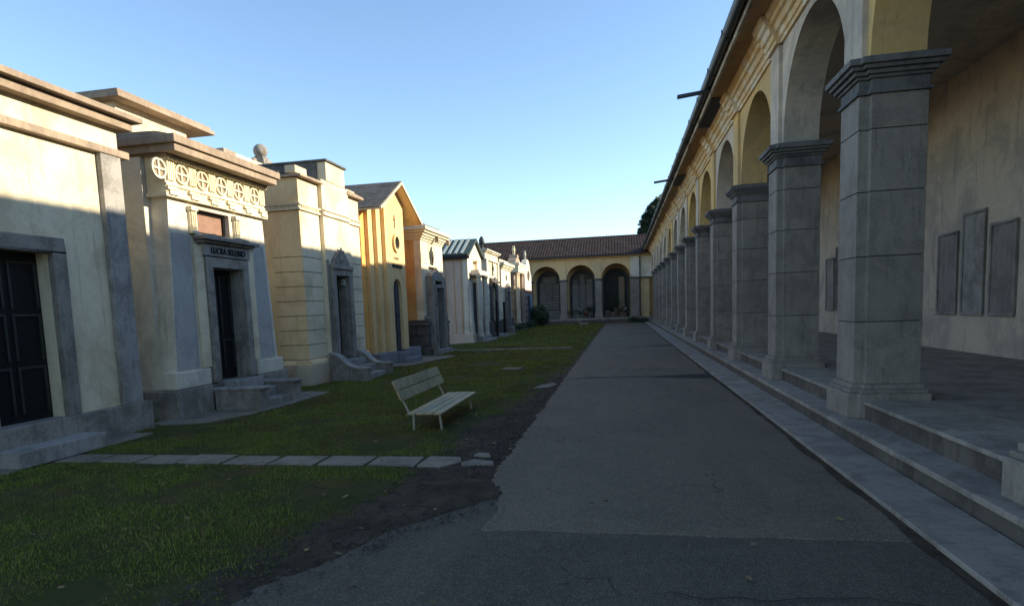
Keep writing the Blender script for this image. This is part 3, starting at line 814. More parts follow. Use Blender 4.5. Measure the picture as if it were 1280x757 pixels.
fr = MB(); surround(fr, F - .13, F - .09, WN[0] + .04, WN[1] - .04, 3.10, 3.42, .04); fr.box(F - .13, F - .09, WN[0] + .04, WN[1] - .04, 3.06, 3.1)
part('window_frame', fr, 'dark', wd)
for yc in (10.665, 9.45):
    c = MB()
    c.box(F, F + .10, yc - .085, yc + .085, 3.40, 3.47); c.px([(yc - .07, 3.08), (yc + .07, 3.08), (yc + .07, 3.40), (yc - .07, 3.40)], F, F + .05)
    for q in (-.045, 0, .045): c.box(F + .05, F + .075, yc + q - .012, yc + q + .012, 3.11, 3.39)
    c.box(F, F + .085, yc - .08, yc + .08, 3.03, 3.08)
    part('console', c, 'frieze', wd, 'carved pale console beside the window', bev=.006)
fz = MB()
fz.box(F - .28, F + .05, 8.86, 11.62, 3.60, 4.15)
fz.box(F - .28, F + .09, 8.82, 11.66, 3.545, 3.60)
part('frieze', fz, 'frieze', b1, 'yellowish carved frieze')
fd = MB(); mds = []; dn = MB()
pitch = .51
for i in range(-3, 3):
    yc = 10.25 + pitch * i + .0
    if True:
        m1 = MB().ring((yc, 3.94), .128, .158, F + .05, F + .085, 28)
        m1.box(F + .0525, F + .078, yc - .128, yc + .128, 3.925, 3.955); m1.box(F + .0525, F + .0785, yc - .015, yc + .015, 3.956, 4.066); m1.box(F + .0525, F + .0785, yc - .015, yc + .015, 3.814, 3.924)
        mds.append((yc, m1))
    yt = yc + pitch / 2
    for q in (-.07, -.025, .02, .065): fd.box(F + .05, F + .085, yt + q - .013, yt + q + .018, 3.80, 4.10)
    fd.box(F + .09, F + .12, yt - .10, yt + .10, 3.575, 3.64)
    fd.box(F + .05, F + .10, yt - .12, yt + .12, 3.655, 3.70)
yc = 10.25 + pitch * 2 
i = 2
fd.box(F + .05, F + .075, 8.86, 11.62, 3.72, 3.76)
fd.box(F + .05, F + .10, 8.86, 11.62, 4.105, 4.148)
for i in range(46): dn.box(F + .10, F + .14, 8.88 + i * .06, 8.88 + i * .06 + .034, 4.108, 4.148)
frz = [c for c in b1.children if c.name == 'frieze'][0]
for yc, m1 in mds:
    part('medallion', m1, 'frieze', frz)
    part('medallion_shade', MB().lathe((F + .05, yc, 3.94), [(.128, 0), (.128, .002)], 28, 'x'), 'capst', frz)  # brown disc: shade of the recess behind the cross put into the colour
part('triglyph_row', fd, 'frieze', frz); dt = part('dentil_row', dn, 'frieze', frz); dt['kind'] = 'stuff'
cn = MB()
cn.box(-10.1, -6.64, 8.74, 11.64, 4.185, 4.30); cn.box(-10.15, -6.59, 8.68, 11.70, 4.302, 4.43); cn.box(-10.0, F + .16, 8.80, 11.66, 4.150, 4.184)
part('eaves', cn, 'capst', b1, 'broad flat brown eaves slab', bev=.012)
part('roof', MB().py([(-10.0, 4.431), (-6.66, 4.431), (-6.95, 4.50), (-9.7, 4.60)], 8.74, 11.64), 'capst', b1)
part('attic', MB().box(-9.3, -7.75, 8.9, 10.55, 4.56, 5.06), 'cream', b1); part('attic_cap', MB().box(-9.5, -7.5, 8.7, 11.05, 5.061, 5.13).box(-9.4, -7.55, 8.75, 11.0, 5.13, 5.20), 'capst', b1, 'flat brown slab capping the attic', bev=.01)
st = MB().box(F + .10, -6.62, 9.83, 10.63, .0, .51)
st.box(-6.62, -6.36, 9.83, 10.63, 0, .34); st.box(-6.36, -6.10, 9.83, 10.63, 0, .17)
part('steps', st, 'granite_l', b1, 'three stone steps up to the door', bev=.012)
for y0, y1 in ((9.52, 9.80), (10.66, 10.90)):
    ck = part('cheek_wall', MB().box(F + .125, -6.02, y0, y1, 0, .385), 'granite', b1, bev=.012)
    part('coping', MB().box(F + .11, -5.99, y0 - .02, y1 + .02, .386, .43), 'granite_l', ck, bev=.01)

# ---- mausoleum nearer than the white one (beyond the photograph's edge)
b0 = m_root('mausoleum', 6.2, 'plain grey plastered mausoleum with stone pilasters facing the near footpath')
part('wall', hole(MB(), -7.25, -6.95, 4.55, 7.95, .45, 4.3, (5.75, 6.65, .45, 2.5)).box(-9.8, -7.25, 4.55, 7.95, .45, 4.3), 'cream', b0)
parts('plinth', MB().box(-9.9, -6.85, 4.45, 8.05, 0, .45), 'granite', b0, bev=.015)
part('pilaster', MB().box(-6.95, -6.87, 4.6, 4.95, .45, 3.9), 'granite_l', b0, bev=.01); part('pilaster', MB().box(-6.95, -6.87, 7.55, 7.9, .45, 3.9), 'granite_l', b0, bev=.01)
sr = MB(); surround(sr, -6.95, -6.86, 5.75, 6.65, .45, 2.5, .18); part('door_frame', sr, 'granite', b0, bev=.01)
door(b0, -7.12, 5.75, 6.65, .45, 2.5)
part('cornice', courses(MB(), -6.95, 4.55, 7.95, -9.8, [(3.9, 4.0, .1), (4.3, 4.42, .15), (4.42, 4.5, .25)]), 'capst', b0, bev=.01)
part('roof', MB().py([(-9.9, 4.501), (-6.8, 4.501), (-7.4, 4.75), (-9.4, 4.85)], 4.5, 8.0), 'slate', b0)
part('step', MB().box(-6.85, -6.5, 5.6, 6.8, 0, .22), 'granite_l', b0, bev=.01)

# ---- rear mausoleum with the ball finial, behind the white one
br = m_root('mausoleum', 15.6, 'cream mausoleum behind the white one, with a stone ball on its parapet', -10.6)
part('wall', MB().box(-13.4, -10.15, 13.6, 17.45, 0, 5.6), 'cream', br)
part('parapet', MB().box(-13.5, -10.05, 15.55, 17.5, 5.6, 6.0), 'cream', br, bev=.01)
part('coping', MB().box(-11.4, -9.98, 15.0, 15.54, 5.6, 5.99), 'capst', br, bev=.01)
pd = part('pedestal', MB().box(-10.45, -10.03, 16.95, 17.42, 6.001, 6.16).box(-10.38, -10.10, 17.02, 17.34, 6.16, 6.26), 'granite', br, bev=.01)
part('ball_finial', MB().blob((-10.24, 17.16, 6.42),     .20, 24, 16), 'granite', pd, smooth=True)
parts('corner_ornament', MB().blob((-10.2, 16.72, 6.06), .08, 12, 8).blob((-10.2, 17.42, 6.1), .07, 12, 8), 'capst', br, smooth=True)

# ---- cream mausoleum with rusticated corners (B2)
b2 = m_root('mausoleum', 14.55, 'tall cream mausoleum with grooved courses, a raised central block and curved step walls', -6.9)
F = -6.9; Y0, Y1 = 12.98, 16.15
wl = MB()
wl.box(-9.6, F - .35, Y0, Y1, .62, 4.62)
part('wall', wl, 'straw', b2, 'yellowish side wall')
gr = [.95 + .327 * i for i in range(7)]          # horizontal grooves
def rust(mb, jt, y0, y1, x0, x1, inset=.014):
    zs_ = [.62] + gr + [3.92]
    for a, b in zip(zs_, zs_[1:]): mb.box(x0, x1, y0, y1, a + .008, b - .008)
    jt.box(x0 + .001, x1 - inset, y0 + inset, y1 - inset, .62, 3.92)
fr = MB(); jt = MB(); rust(fr, jt, Y0, 13.86, F - .348, F); rust(fr, jt, 15.32, Y1, F - .348, F)
parts('groove', jt, 'joint', b2)
parts('front_wall', fr, 'cream', b2, 'pale front with horizontal grooves')
sd = MB()
zs_ = [.62] + gr + [3.92]
for a, b in zip(zs_, zs_[1:]): sd.box(-7.62, F - .0, Y0 - .045, Y0 - .001, a + .008, b - .008)
parts('groove', MB().box(-7.606, F - .014, Y0 - .031, Y0 - .0015, .62, 3.92), 'joint', b2)
part('side_pilaster', sd, 'straw', b2, 'yellowish grooved corner of the side wall')
up = MB().box(F - .348, F, Y0, 13.86, 4.07, 4.62).box(F - .348, F, 15.32, Y1, 4.07, 4.62)
part('upper_side_wall', MB().box(-7.62, F - .001, Y0 - .04, Y0 - .001, 4.07, 4.62), 'straw', b2)
parts('upper_wall', up, 'cream', b2)
cb = MB(); hole(cb, F - .348, F + .10, 13.87, 15.31, .62, 3.92, (14.18, 14.92, .62, 2.55)); cb.box(F - .348, F + .10, 13.87, 15.31, 4.07, 4.75)
part('central_bay', cb, 'cream', b2, 'pale central bay standing forward of the corners')
top = MB().box(-8.6, F + .12, 14.12, 15.12, 4.75, 5.20)
part('central_block', top, 'cream', b2, 'raised block crowning the centre', bev=.01)
part('block_coping', MB().box(-8.7, F + .17, 14.06, 15.18, 5.201, 5.25), 'slate', b2, bev=.01)
part('block_side_slab', MB().box(-8.55, F - .1, 14.085, 14.118, 4.76, 5.195), 'slate', b2)
sc_ = MB()
for z0, z1, o_ in ((3.925, 3.965, .05), (3.965, 4.03, .025), (4.03, 4.068, .06)):
    sc_.box(-9.55, F + o_, Y0 - o_ - .045, 13.868, z0, z1); sc_.box(F - .3, F + o_, 15.312, Y1 + o_, z0, z1); sc_.box(F - .3, F + .1 + o_, 13.869, 15.311, z0 + .001, z1 + .001)
for i in range(12): sc_.box(-7.6 + i * .062, -7.6 + i * .062 + .034, Y0 - .09, Y0 - .07, 3.967, 4.028)
for i in range(13): sc_.box(F + .025, F + .05, 13.0 + i * .062, 13.034 + i * .062, 3.967, 4.028)
parts('string_course', sc_, 'cream', b2, 'toothed band below the parapet')
cp2 = MB()
cp2.px([(Y0 - .12, 4.63), (13.95, 4.63), (13.95, 4.66), (13.86, 4.69), (Y0 - .12, 4.68)], -7.5, F + .13)
cp2.px([(15.25, 4.63), (Y1 + .12, 4.63), (Y1 + .12, 4.70), (15.34, 4.74), (15.25, 4.67)], -7.5, F + .13)
parts('parapet_coping', cp2, 'capst', b2, bev=.008)
parts('parapet_block', MB().box(-7.2, F - .05, 12.98, 13.5, 4.741, 4.90).box(-7.2, F - .05, 15.6, 16.1, 4.741, 4.84), 'cream', b2, bev=.01)
part('roof', MB().box(-9.7, -7.3, Y0 - .1, Y1 + .1, 4.621, 4.78).box(-9.5, -8.7, 13.1, 16.0, 4.78, 4.95), 'slate', b2, bev=.01)
plb = MB()
for (a, b) in ((Y0, 13.88), (15.30, Y1)): plb.box(-9.6 if a == Y0 else -7.3, F + .10, a - .10, b + .02, 0, .50)
parts('plinth', plb, 'plinth_o', b2, 'stained pale plinth', bev=.012)
pm = MB()
for a, b in ((Y0, 13.88), (15.30, Y1)):
    pm.py([(F - .3, .501), (F + .10, .501), (F + .09, .55), (F + .03, .615), (F - .3, .615)], a - .09, b + .02)
pm.px([(Y0 - .1, .502), (Y0 - .04, .612), (Y0 + .1, .612), (Y0 + .1, .502)], -9.55, F - .31)
parts('plinth_moulding', pm, 'straw', b2)
sr = MB(); surround(sr, F + .101, F + .20, 14.18, 14.92, .50, 2.55, .20); sr.box(F + .101, F + .24, 14.0, 15.1, 2.70, 2.80); liner(sr, F - .1, F + .10, 14.18, 14.92, .5, 2.55)
part('door_frame', sr, 'granite', b2, 'grey carved stone door surround', bev=.01)
cr = MB().px([(14.08, 2.801), (15.02, 2.801), (14.95, 2.92), (14.80, 3.03), (14.68, 3.12), (14.55, 3.16), (14.42, 3.12), (14.30, 3.03), (14.15, 2.92)], F + .101, F + .19)
for (y, z, r) in ((14.55, 2.96, .11), (14.30, 2.87, .07), (14.8, 2.87, .07), (14.44, 3.12, .05), (14.66, 3.12, .05), (14.55, 3.19, .045), (14.75, 3.04, .05), (14.35, 3.04, .05)):
    cr.blob((F + .18, y, z), r, 10, 8, .5, (.5, 1, 1))
part('door_crest', cr, 'granite', b2, 'carved grey crest above the doorway')
part('side_strip', MB().box(F + .101, F + .13, 13.88, 13.97, .62, 2.9), 'granite', b2)
door(b2, F - .12, 14.18, 14.92, .50, 2.55)
part('lantern', MB().box(F + .0, F + .08, 14.80, 14.9, 2.33, 2.48), 'pale_metal', b2)
stp = MB()
for i in range(3): stp.box(F + .10, F + .16 + .27 * (3 - i), 13.98, 15.12, 0 if i == 0 else .165 * i + .001, .165 * (i + 1))
part('steps', stp, 'granite_l', b2, bev=.01)
for y0 in (13.70, 15.13):
    pts = [(F + .102, 0), (-5.86, 0), (-5.86, .30), (-6.16, .31)]
    for i in range(9):
        t = i / 8; pts.append((-6.22 - t * .45, .34 + .30 * (3 * t * t - 2 * t ** 3)))
    pts += [(F + .102, .68)]
    ck = part('curved_step_wall', MB().py(pts, y0, y0 + .26), 'granite', b2, 'scroll-shaped stone wall beside the steps', bev=.01)
    top_ = [(-5.84, .302), (-5.84, .345), (-6.16, .352)] + [(-6.22 - t * .45, .375 + .30 * (3 * t * t - 2 * t ** 3)) for t in [i / 8 for i in range(9)]] + [(F + .102, .715), (F + .102, .682)] + [(-6.22 - t * .45, .342 + .30 * (3 * t * t - 2 * t ** 3)) for t in [1 - i / 8 for i in range(9)]] + [(-6.16, .312)]
    part('coping', MB().py(top_, y0 - .02, y0 + .28), 'granite_l', ck)

# ---- yellow gabled mausoleum with stepped ribs (B3)
b3 = m_root('mausoleum', 18.88, 'yellow gabled mausoleum with stepped ribs, a round window and an arched door', -6.9)
F = -6.9; C = 18.88; HW = .83
gz = lambda y: 5.52 - .545 * abs(y - C)          # underside of the gable
def gable_slab(mb, x0, x1, hw, z0=.42, holes=True):
    mb.px([(C - hw, z0), (C + hw, z0), (C + hw, gz(C + hw)), (C, gz(C)), (C - hw, gz(C - hw))], x0, x1)
bw = MB()
for k, (x1, hw) in enumerate(((F - .37, 1.80), (F - .25, 1.50), (F - .125, 1.17))):
    bw = MB() if k < 2 else bw
    gable_slab(bw, -9.6 if k == 0 else F - .37 + .122 * (k - 1) + (.0 if k == 1 else .003), x1, hw)
    if k != 1: part('wall' if k == 0 else 'stepped_rib', bw, 'ochre' if k == 0 else 'ochre_pale', b3)
fm = MB()
# front slab with arched door opening (door .4..2.65) and upper part
r_ = .37
fm.arch(C - HW, C + HW, .42, 2.95, C, r_, 2.28, F - .30 + .18, F, PX, 20)
fm.px([(C - HW, 2.951), (C + HW, 2.951), (C + HW, gz(C + HW)), (C, gz(C)), (C - HW, gz(C - HW))], F - .12, F)
part('front_wall', fm, 'ochre_pale', b3)
wn = part('round_window', MB().lathe((F + .001, C + .02, 3.76), [(.20, 0), (.20, .004)], 30, 'x'), 'glass', b3, 'round dark window')
part('window_ring', MB().ring((C + .02, 3.76), .20, .29, F + .001, F + .07, 32), 'ochre_pale', wn)
part('cross', MB().box(F + .001, F + .03, C - .018, C + .018, 4.22, 4.62).box(F + .001, F + .03, C - .09, C + .09, 4.46, 4.50), 'capst', b3, 'small plain cross above the round window')
text('inscription', 'CAPPELLA', .13, F + .006, C + .02, 3.24, 'capst', b3, .006, sx=.8)
text('inscription', 'FAM. BIANCHI', .16, F + .012, C + .05, 2.99, 'letters', b3, .012, 'dark raised letters above the door', sx=.85)
dr = MB(); a = [(C - r_, .42), (C + r_, .42)] + [(C + r_ * math.cos(math.pi * i / 18), 2.28 + r_ * math.sin(math.pi * i / 18)) for i in range(19)]
dr.px(a, F - .119, F - .10)
dd = part('door', dr, 'bluedoor', b3, 'blue-grey arched metal door')
part('door_moulding', MB().box(F - .099, F - .085, C - .012, C + .012, .44, 2.6).box(F - .099, F - .085, C - .33, C + .33, 1.5, 1.54).box(F - .099, F - .085, C - .33, C + .33, .86, .9), 'dark', dd)
parts('base_block', MB().box(-9.7, F + .06, 17.02, C - .41, 0, .419).box(-9.7, F + .06, C + .41, 20.74, 0, .419).box(-9.0, F - .14, C - .409, C + .409, 0, .419), 'greybase', b3, 'grey base block', bev=.012)
part('steps', MB().box(F - .13, F + .30, C - .405, C + .405, 0, .36).box(F + .30, F + .55, C - .50, C + .50, 0, .19), 'greybase', b3, bev=.012)
rfm = MB()
for s in (-1, 1):
    e = 1.86
    pr_ = [(C, 5.53), (C + s * e, 5.53 - .545 * e), (C + s * e, 5.53 - .545 * e + .07), (C, 5.60)]
    rfm.px(pr_, -9.9, F + .33)
part('roof_deck', rfm, 'cream', b3, 'pale roof edge with brown underside')
sl = MB()
for s in (-1, 1):
    for r in range(12):
        a0, a1 = 1.90 * (1 - r / 12), 1.90 * (1 - (r + 1) / 12) - .02
        a1 = max(a1, 0)
        z = lambda q: 5.62 - .545 * q
        for c in range(11):
            x0 = -9.92 + c * .300; dz_ = .006 * nze(c * 3.3, r * 1.7 + s)
            x1 = x0 + .294 if c < 10 else F + .30
            sl.add([(x0, C + s * a0, z(a0) + .018 + dz_), (x1, C + s * a0, z(a0) + .018 + dz_), (x1, C + s * a1, z(a1) + .004 + dz_), (x0, C + s * a1, z(a1) + .004 + dz_),
                    (x0, C + s * a0, z(a0) - .0), (x1, C + s * a0, z(a0) - .0), (x1, C + s * a1, z(a1) - .0), (x0, C + s * a1, z(a1) - .0)],
                   [(0, 1, 2, 3), (0, 1, 5, 4), (1, 2, 6, 5), (0, 3, 7, 4), (4, 5, 6, 7)])
part('roof', sl, 'slate', b3, 'grey slate roof')
part('soffit', MB().px([(C - 1.8, 5.525 - .545 * 1.8 - .012), (C, 5.515), (C + 1.8, 5.525 - .545 * 1.8 - .012), (C + 1.8, 5.525 - .545 * 1.8 - .001), (C, 5.527), (C - 1.8, 5.525 - .545 * 1.8 - .001)], F + .002, F + .29), 'straw', b3)

# ---- mausoleum with flat cornice and dark rock base (B4)
b4 = m_root('mausoleum', 22.8, 'orange sided mausoleum with white front, deep cream cornice and rough dark stone base', -6.9)
Y0, Y1 = 21.42, 24.15
part('wall', MB().box(-9.4, F - .25, Y0, Y1, 1.30, 4.12), 'orange', b4)
parts('front_wall', MB().box(F - .249, F, Y0 + .002, 21.80, 1.30, 4.12).box(F - .249, F, 23.60, Y1 - .002, 1.30, 4.12).box(F - .249, F, 21.80, 23.60, 2.86, 4.12), 'cream', b4)
part('cornice', courses(MB(), F, Y0, Y1, -9.4, [(4.121, 4.20, .04), (4.20, 4.27, .10), (4.27, 4.36, .16), (4.36, 4.44, .24), (4.44, 4.56, .32)]), 'frieze', b4, 'deep moulded cream cornice', bev=.008)
part('roof', MB().box(-9.7, F - .12, Y0 - .2, Y1 + .2, 4.561, 4.80), 'slate', b4, 'dark flat roof', bev=.01)
parts('corbel', MB().box(F + .16, F + .28, 22.72, 22.86, 4.16, 4.36).box(F + .16, F + .28, 24.2, 24.34, 4.16, 4.36), 'capst', b4)
bl = MB()
rows = [(0, .36), (.36, .74), (.74, 1.10)]
for r, (z0, z1) in enumerate(rows):
    x = -9.5; k = 0
    while x < F + .1:
        l = .55 + .2 * nze(k * 1.9, r * 3.); x1 = min(x + l, F + .13)
        if F + .13 - x1 < .2: x1 = F + .13
        bl.box(x + .006, x1 - .006, Y0 - .12 + .02 * nze(k, r), Y0 + .1, z0 + .006, z1 - .006); x = x1; k += 1
    for a, b in ((Y0 + .101, 21.74), (23.62, Y1 + .10)):
        bl.box(F - .1, F + .13 + .02 * nze(r, a), a, b, z0 + .006, z1 - .006)
bl.box(-9.4, F - .101, Y0 + .02, Y1, 0, 1.1)
bb = part('stone_base', bl, 'granite_d', b4, 'rough dark stone base', bev=.025)
parts('base_cap', MB().box(-9.5, F + .16, Y0 - .16, 21.76, 1.101, 1.21).box(F - .2, F + .16, 23.60, Y1 + .14, 1.101, 1.21).box(-9.4, F + .02, Y0 - .02, 21.78, 1.21, 1.299).box(F - .2, F + .02, 23.6, Y1 + .02, 1.21, 1.299), 'granite_d', bb, bev=.015)
pt = MB(); pt.box(F - .1, F + .26, 21.80, 22.20, .2, 2.70); pt.box(F - .1, F + .26, 23.08, 23.55, .2, 2.70); pt.box(F - .1, F + .26, 21.80, 23.55, 2.70, 2.86)
pt.box(F + .26, F + .31, 22.08, 22.18, .2, 2.45); pt.box(F + .26, F + .31, 23.10, 23.2, .2, 2.45); pt.box(F + .26, F + .31, 22.08, 23.2, 2.45, 2.56)
pt.px([(21.9, 2.861), (23.45, 2.861), (23.2, 3.0), (22.85, 3.05), (22.65, 3.14), (22.45, 3.05), (22.1, 3.0)], F, F + .22)
part('portal', pt, 'granite', b4, 'grey stone door portal', bev=.01)
door(b4, F + .02, 22.20, 23.08, .2, 2.70, 'bluedoor')
parts('portal_scroll', MB().lathe((F + .0, 23.80, 1.32), [(.0, 0), (.22, .0), (.22, .16), (.1, .2)], 16, 'x').lathe((F + .0, 21.6, 1.32), [(.0, 0), (.14, .0), (.14, .14), (.06, .18)], 16, 'x'), 'granite', b4)
part('step', MB().box(F + .131, F + .45, 21.9, 23.5, 0, .19), 'granite_l', b4, bev=.012)
em = MB().ring((22.66, 3.62), .20, .24, F + .001, F + .03, 24, 1.0)
for t in range(12):
    u = t / 11; em.blob((F + .03, 22.66 + .10 * math.sin(u * 6.28), 3.32 + .62 * u), .038, 8, 6)
for t in range(9):
    u = t / 8; em.blob((F + .02, 22.50 + .05 * math.sin(u * 5), 3.36 + .4 * u), .04, 8, 6)
part('wreath_emblem', em, 'bronze', b4, 'bronze wreath and torch on the white front')
text('inscription', 'FAMIGLIA GALLI', .15, F + .012, 22.75, 3.13, 'letters', b4, .01, sx=.95)

# ---- white fronted mausoleum with striped sheet roof (B5)
b5 = m_root('mausoleum', 30.4, 'white fronted pinkish mausoleum with a green and white striped metal roof', -7.05)
F = -7.05; C = 30.4; H = 1.5
def g5(y): return 5.0 - .50 * abs(y - C)
side = MB().px([(C - H, .45), (C + H, .45), (C + H, g5(C + H)), (C, g5(C)), (C - H, g5(C - H))], -9.6, F - .25)
part('wall', side, 'pink', b5)
parts('front_wall', MB().px([(C - H - .0, 2.9), (C + H, 2.9), (C + H, g5(C + H)), (C, g5(C)), (C - H, g5(C - H))], F - .249, F)
     .box(F - .249, F, C - H, C - .62, .45, 2.9).box(F - .249, F, C + .62, C + H, .45, 2.9), 'white', b5)
flr = [(F, 2.6), (F + .10, 1.2), (F + .16, .45), (F - .02, .45), (F - .02, 2.6)]
parts('flared_corner', MB().py(flr, C - H, C - 1.05).py(flr, C + 1.05, C + H), 'white', b5)
gv2 = MB()
for x in (-9.3, -8.95, -8.55, -8.15, -7.75, -7.40): gv2.box(x, x + .025, C - H - .018, C - H - .001, .5, 3.95)
gv2.box(-9.6, F - .26, C - H - .018, C - H - .001, 3.95, 4.0)
parts('side_batten', gv2, 'orange', b5, 'thin vertical strips on the side wall')
parts('plinth', MB().box(-9.7, F + .17, C - H - .06, C - .64, 0, .449).box(-9.7, F + .17, C + .64, C + H + .06, 0, .449).box(-9.7, F - .05, C - .639, C + .639, 0, .3), 'pink', b5, bev=.012)
rm = MB(); 
for s in (-1, 1): rm.px([(C, 5.01), (C + s * 1.68, 5.01 - .5 * 1.68), (C + s * 1.68, 5.01 - .5 * 1.68 + .05), (C, 5.06)], -9.8, F + .12)
rr5 = part('roof', rm, 'green_metal', b5, 'green sheet roof')
stp = MB()
for i in range(9):
    x0 = -9.75 + i * .30
    for s in (-1, 1): stp.px([(C + s * .02, 5.062), (C + s * 1.66, 5.062 - .5 * 1.64), (C + s * 1.66, 5.062 - .5 * 1.64 + .03), (C + s * .02, 5.092)], x0, x0 + .13)
parts('roof_strip', stp, 'pale_metal', rr5, 'pale raised strips on the roof')
part('gable_fascia', MB().px([(C - 1.70, 4.10), (C - 1.70, 4.20), (C, 5.07), (C + 1.70, 4.20), (C + 1.70, 4.10), (C, 4.96)], F + .121, F + .15), 'green_metal', b5)
part('eaves_band', MB().box(-9.8, F + .1, C - 1.68, C - H - .002, 3.99, 4.16), 'dark', b5)
door(b5, F - .15, C - .62, C + .62, .3, 2.9, 'bluedoor')
for yy in (C - .80, C - .52, C + .60, C + .92):
    cl = part('column', MB().lathe((F + .32, yy, 0), [(.13, .3), (.13, .4), (.10, .45), (.085, 3.1), (.12, 3.16), (.13, 3.24)], 16), 'white', b5, smooth=False)
part('portal_hood', MB().box(F, F + .46, C - .95, C + 1.08, 3.241, 3.36).box(F, F + .40, C - .9, C + 1.02, 3.36, 3.5), 'white', b5, bev=.01)
part('steps', MB().box(F - .04, F + .50, C - 1.0, C + 1.15, .0, .299).box(F + .50, F + .8, C - 1.0, C + 1.15, 0, .15), 'granite_l', b5, bev=.012)
part('small_window', MB().box(F, F + .02, C - 1.25, C - 1.0, 3.0, 3.35), 'dark', b5)
part('wall_lamp', MB().box(F, F + .2, C - .35, C + .15, 3.9, 3.96).tube((F + .1, C - .1, 3.9), (F + .1, C - .1, 3.55), .05), 'straw', b5)

# ---- pale mausoleum with dark rusticated door surround and urn (B6)
b6 = m_root('mausoleum', 35.9, 'pale mausoleum with dark rusticated door surround and an urn on its corner', -7.3)
F = -7.3; Y0, Y1 = 34.1, 37.7
part('wall', MB().box(-9.9, F - .2, Y0, Y1, .9, 4.75).box(F - .2, F, Y0, Y1, 2.9, 4.75).box(F - .2, F, Y0, 35.3, .9, 2.9).box(F - .2, F, 36.5, Y1, .9, 2.9), 'cream', b6)
parts('corner_pilaster', MB().box(F, F + .08, Y0, Y0 + .4, .9, 4.3).box(F, F + .08, Y1 - .4, Y1, .9, 4.3), 'white', b6, bev=.01)
part('cornice', courses(MB(), F, Y0, Y1, -9.9, [(4.30, 4.38, .1), (4.751, 4.82, .1), (4.82, 4.90, .18)]), 'white', b6, bev=.01)
part('roof', MB().py([(-10.0, 4.901), (F + .1, 4.901), (F - .5, 5.05), (-9.6, 5.1)], Y0 - .1, Y1 + .1), 'slate', b6)
parts('plinth', MB().box(-9.95, F + .15, Y0 - .06, 35.3, 0, .9).box(-9.95, F + .15, 36.5, Y1 + .06, 0, .9).box(-9.9, F, 35.3, 36.5, 0, .25), 'granite_d', b6, bev=.02)
rs = MB()
for i in range(8):
    o_ = .12 if i % 2 else 0
    z0 = .92 + i * .27
    rs.box(F + .001, F + .12, 34.95 - o_, 35.3, z0 + .01, z0 + .26); rs.box(F + .001, F + .12, 36.5, 36.85 + o_, z0 + .01, z0 + .26)
rs.box(F + .001, F + .22, 34.8, 37.0, 3.10, 3.22); rs.box(F + .001, F + .14, 34.95, 36.85, 3.22, 3.36); rs.lathe((F + .1, 35.9, 3.1), [(.0, 0), (.32, 0), (.32, .1), (.1, .14)], 14, 'x')
part('door_surround', rs, 'granite_d', b6, 'dark banded stone door surround', bev=.015)
door(b6, F - .12, 35.3, 36.5, .25, 2.9)
part('emblem', MB().blob((F + .03, 35.95, 3.95), .2, 12, 10, .6, (.3, .8, 1.3)).blob((F + .03, 35.95, 3.62), .12, 10, 8, .6, (.3, .9, 1)), 'bronze', b6, 'bronze emblem above the door')
part('step', MB().box(F + .16, F + .6, 35.0, 36.8, 0, .16), 'granite_l', b6, bev=.012)
part('urn', MB().lathe((F - .15, 34.05, 4.901), [(.14, 0), (.14, .05), (.06, .1), (.06, .16), (.15, .3), (.17, .45), (.13, .55), (.09, .6), (.05, .68)], 14), 'bronze', b6, 'dark urn on the roof corner', smooth=True)
ga = parts('gate_post', MB().box(F + .35, F + .47, 34.7, 34.82, 0, 2.0).box(F + .35, F + .47, 37.0, 37.12, 0, 2.0), 'dark', b6)

# ---- straw coloured mausoleum (B7)
b7 = m_root('mausoleum', 40.6, 'straw yellow mausoleum with white front, heavy cornice and dark base', -7.35)
F = -7.35; Y0, Y1 = 38.9, 42.3
part('wall', MB().box(-9.9, F - .2, Y0, Y1, .95, 4.1), 'straw', b7)
parts('front_wall', MB().box(F - .199, F, Y0 + .002, 40.2, .95, 4.1).box(F - .199, F, 41.1, Y1 - .002, .95, 4.1).box(F - .199, F, 40.2, 41.1, 2.7, 4.1), 'white', b7)
part('cornice', courses(MB(), F, Y0, Y1, -9.9, [(4.101, 4.2, .08), (4.2, 4.32, .18), (4.32, 4.5, .28)]), 'frieze', b7, bev=.01)
part('parapet', MB().box(-9.9, F - .1, Y0 + .2, Y1 - .2, 4.501, 4.72), 'cream', b7, bev=.01)
parts('plinth', MB().box(-9.95, F + .14, Y0 - .08, 40.1, 0, .95).box(-9.95, F + .14, 41.2, Y1 + .08, 0, .95).box(-9.9, F - .05, 40.1, 41.2, 0, .2), 'granite_d', b7, bev=.02)
sr = MB(); surround(sr, F + .001, F + .16, 40.2, 41.1, .2, 2.7, .2); sr.px([(39.95, 2.901), (41.35, 2.901), (41.0, 3.1), (40.65, 3.22), (40.3, 3.1)], F + .001, F + .18)
part('door_frame', sr, 'granite', b7, bev=.01)
door(b7, F - .1, 40.2, 41.1, .2, 2.7, 'bluedoor')
part('oval_window', MB().lathe((F + .001, 40.65, 3.6), [(.2, 0), (.2, .02)], 20, 'x'), 'glass', b7)
part('planter', MB().box(F + .2, F + .6, 39.0, 39.9, 0, .45), 'granite', b7, bev=.02)

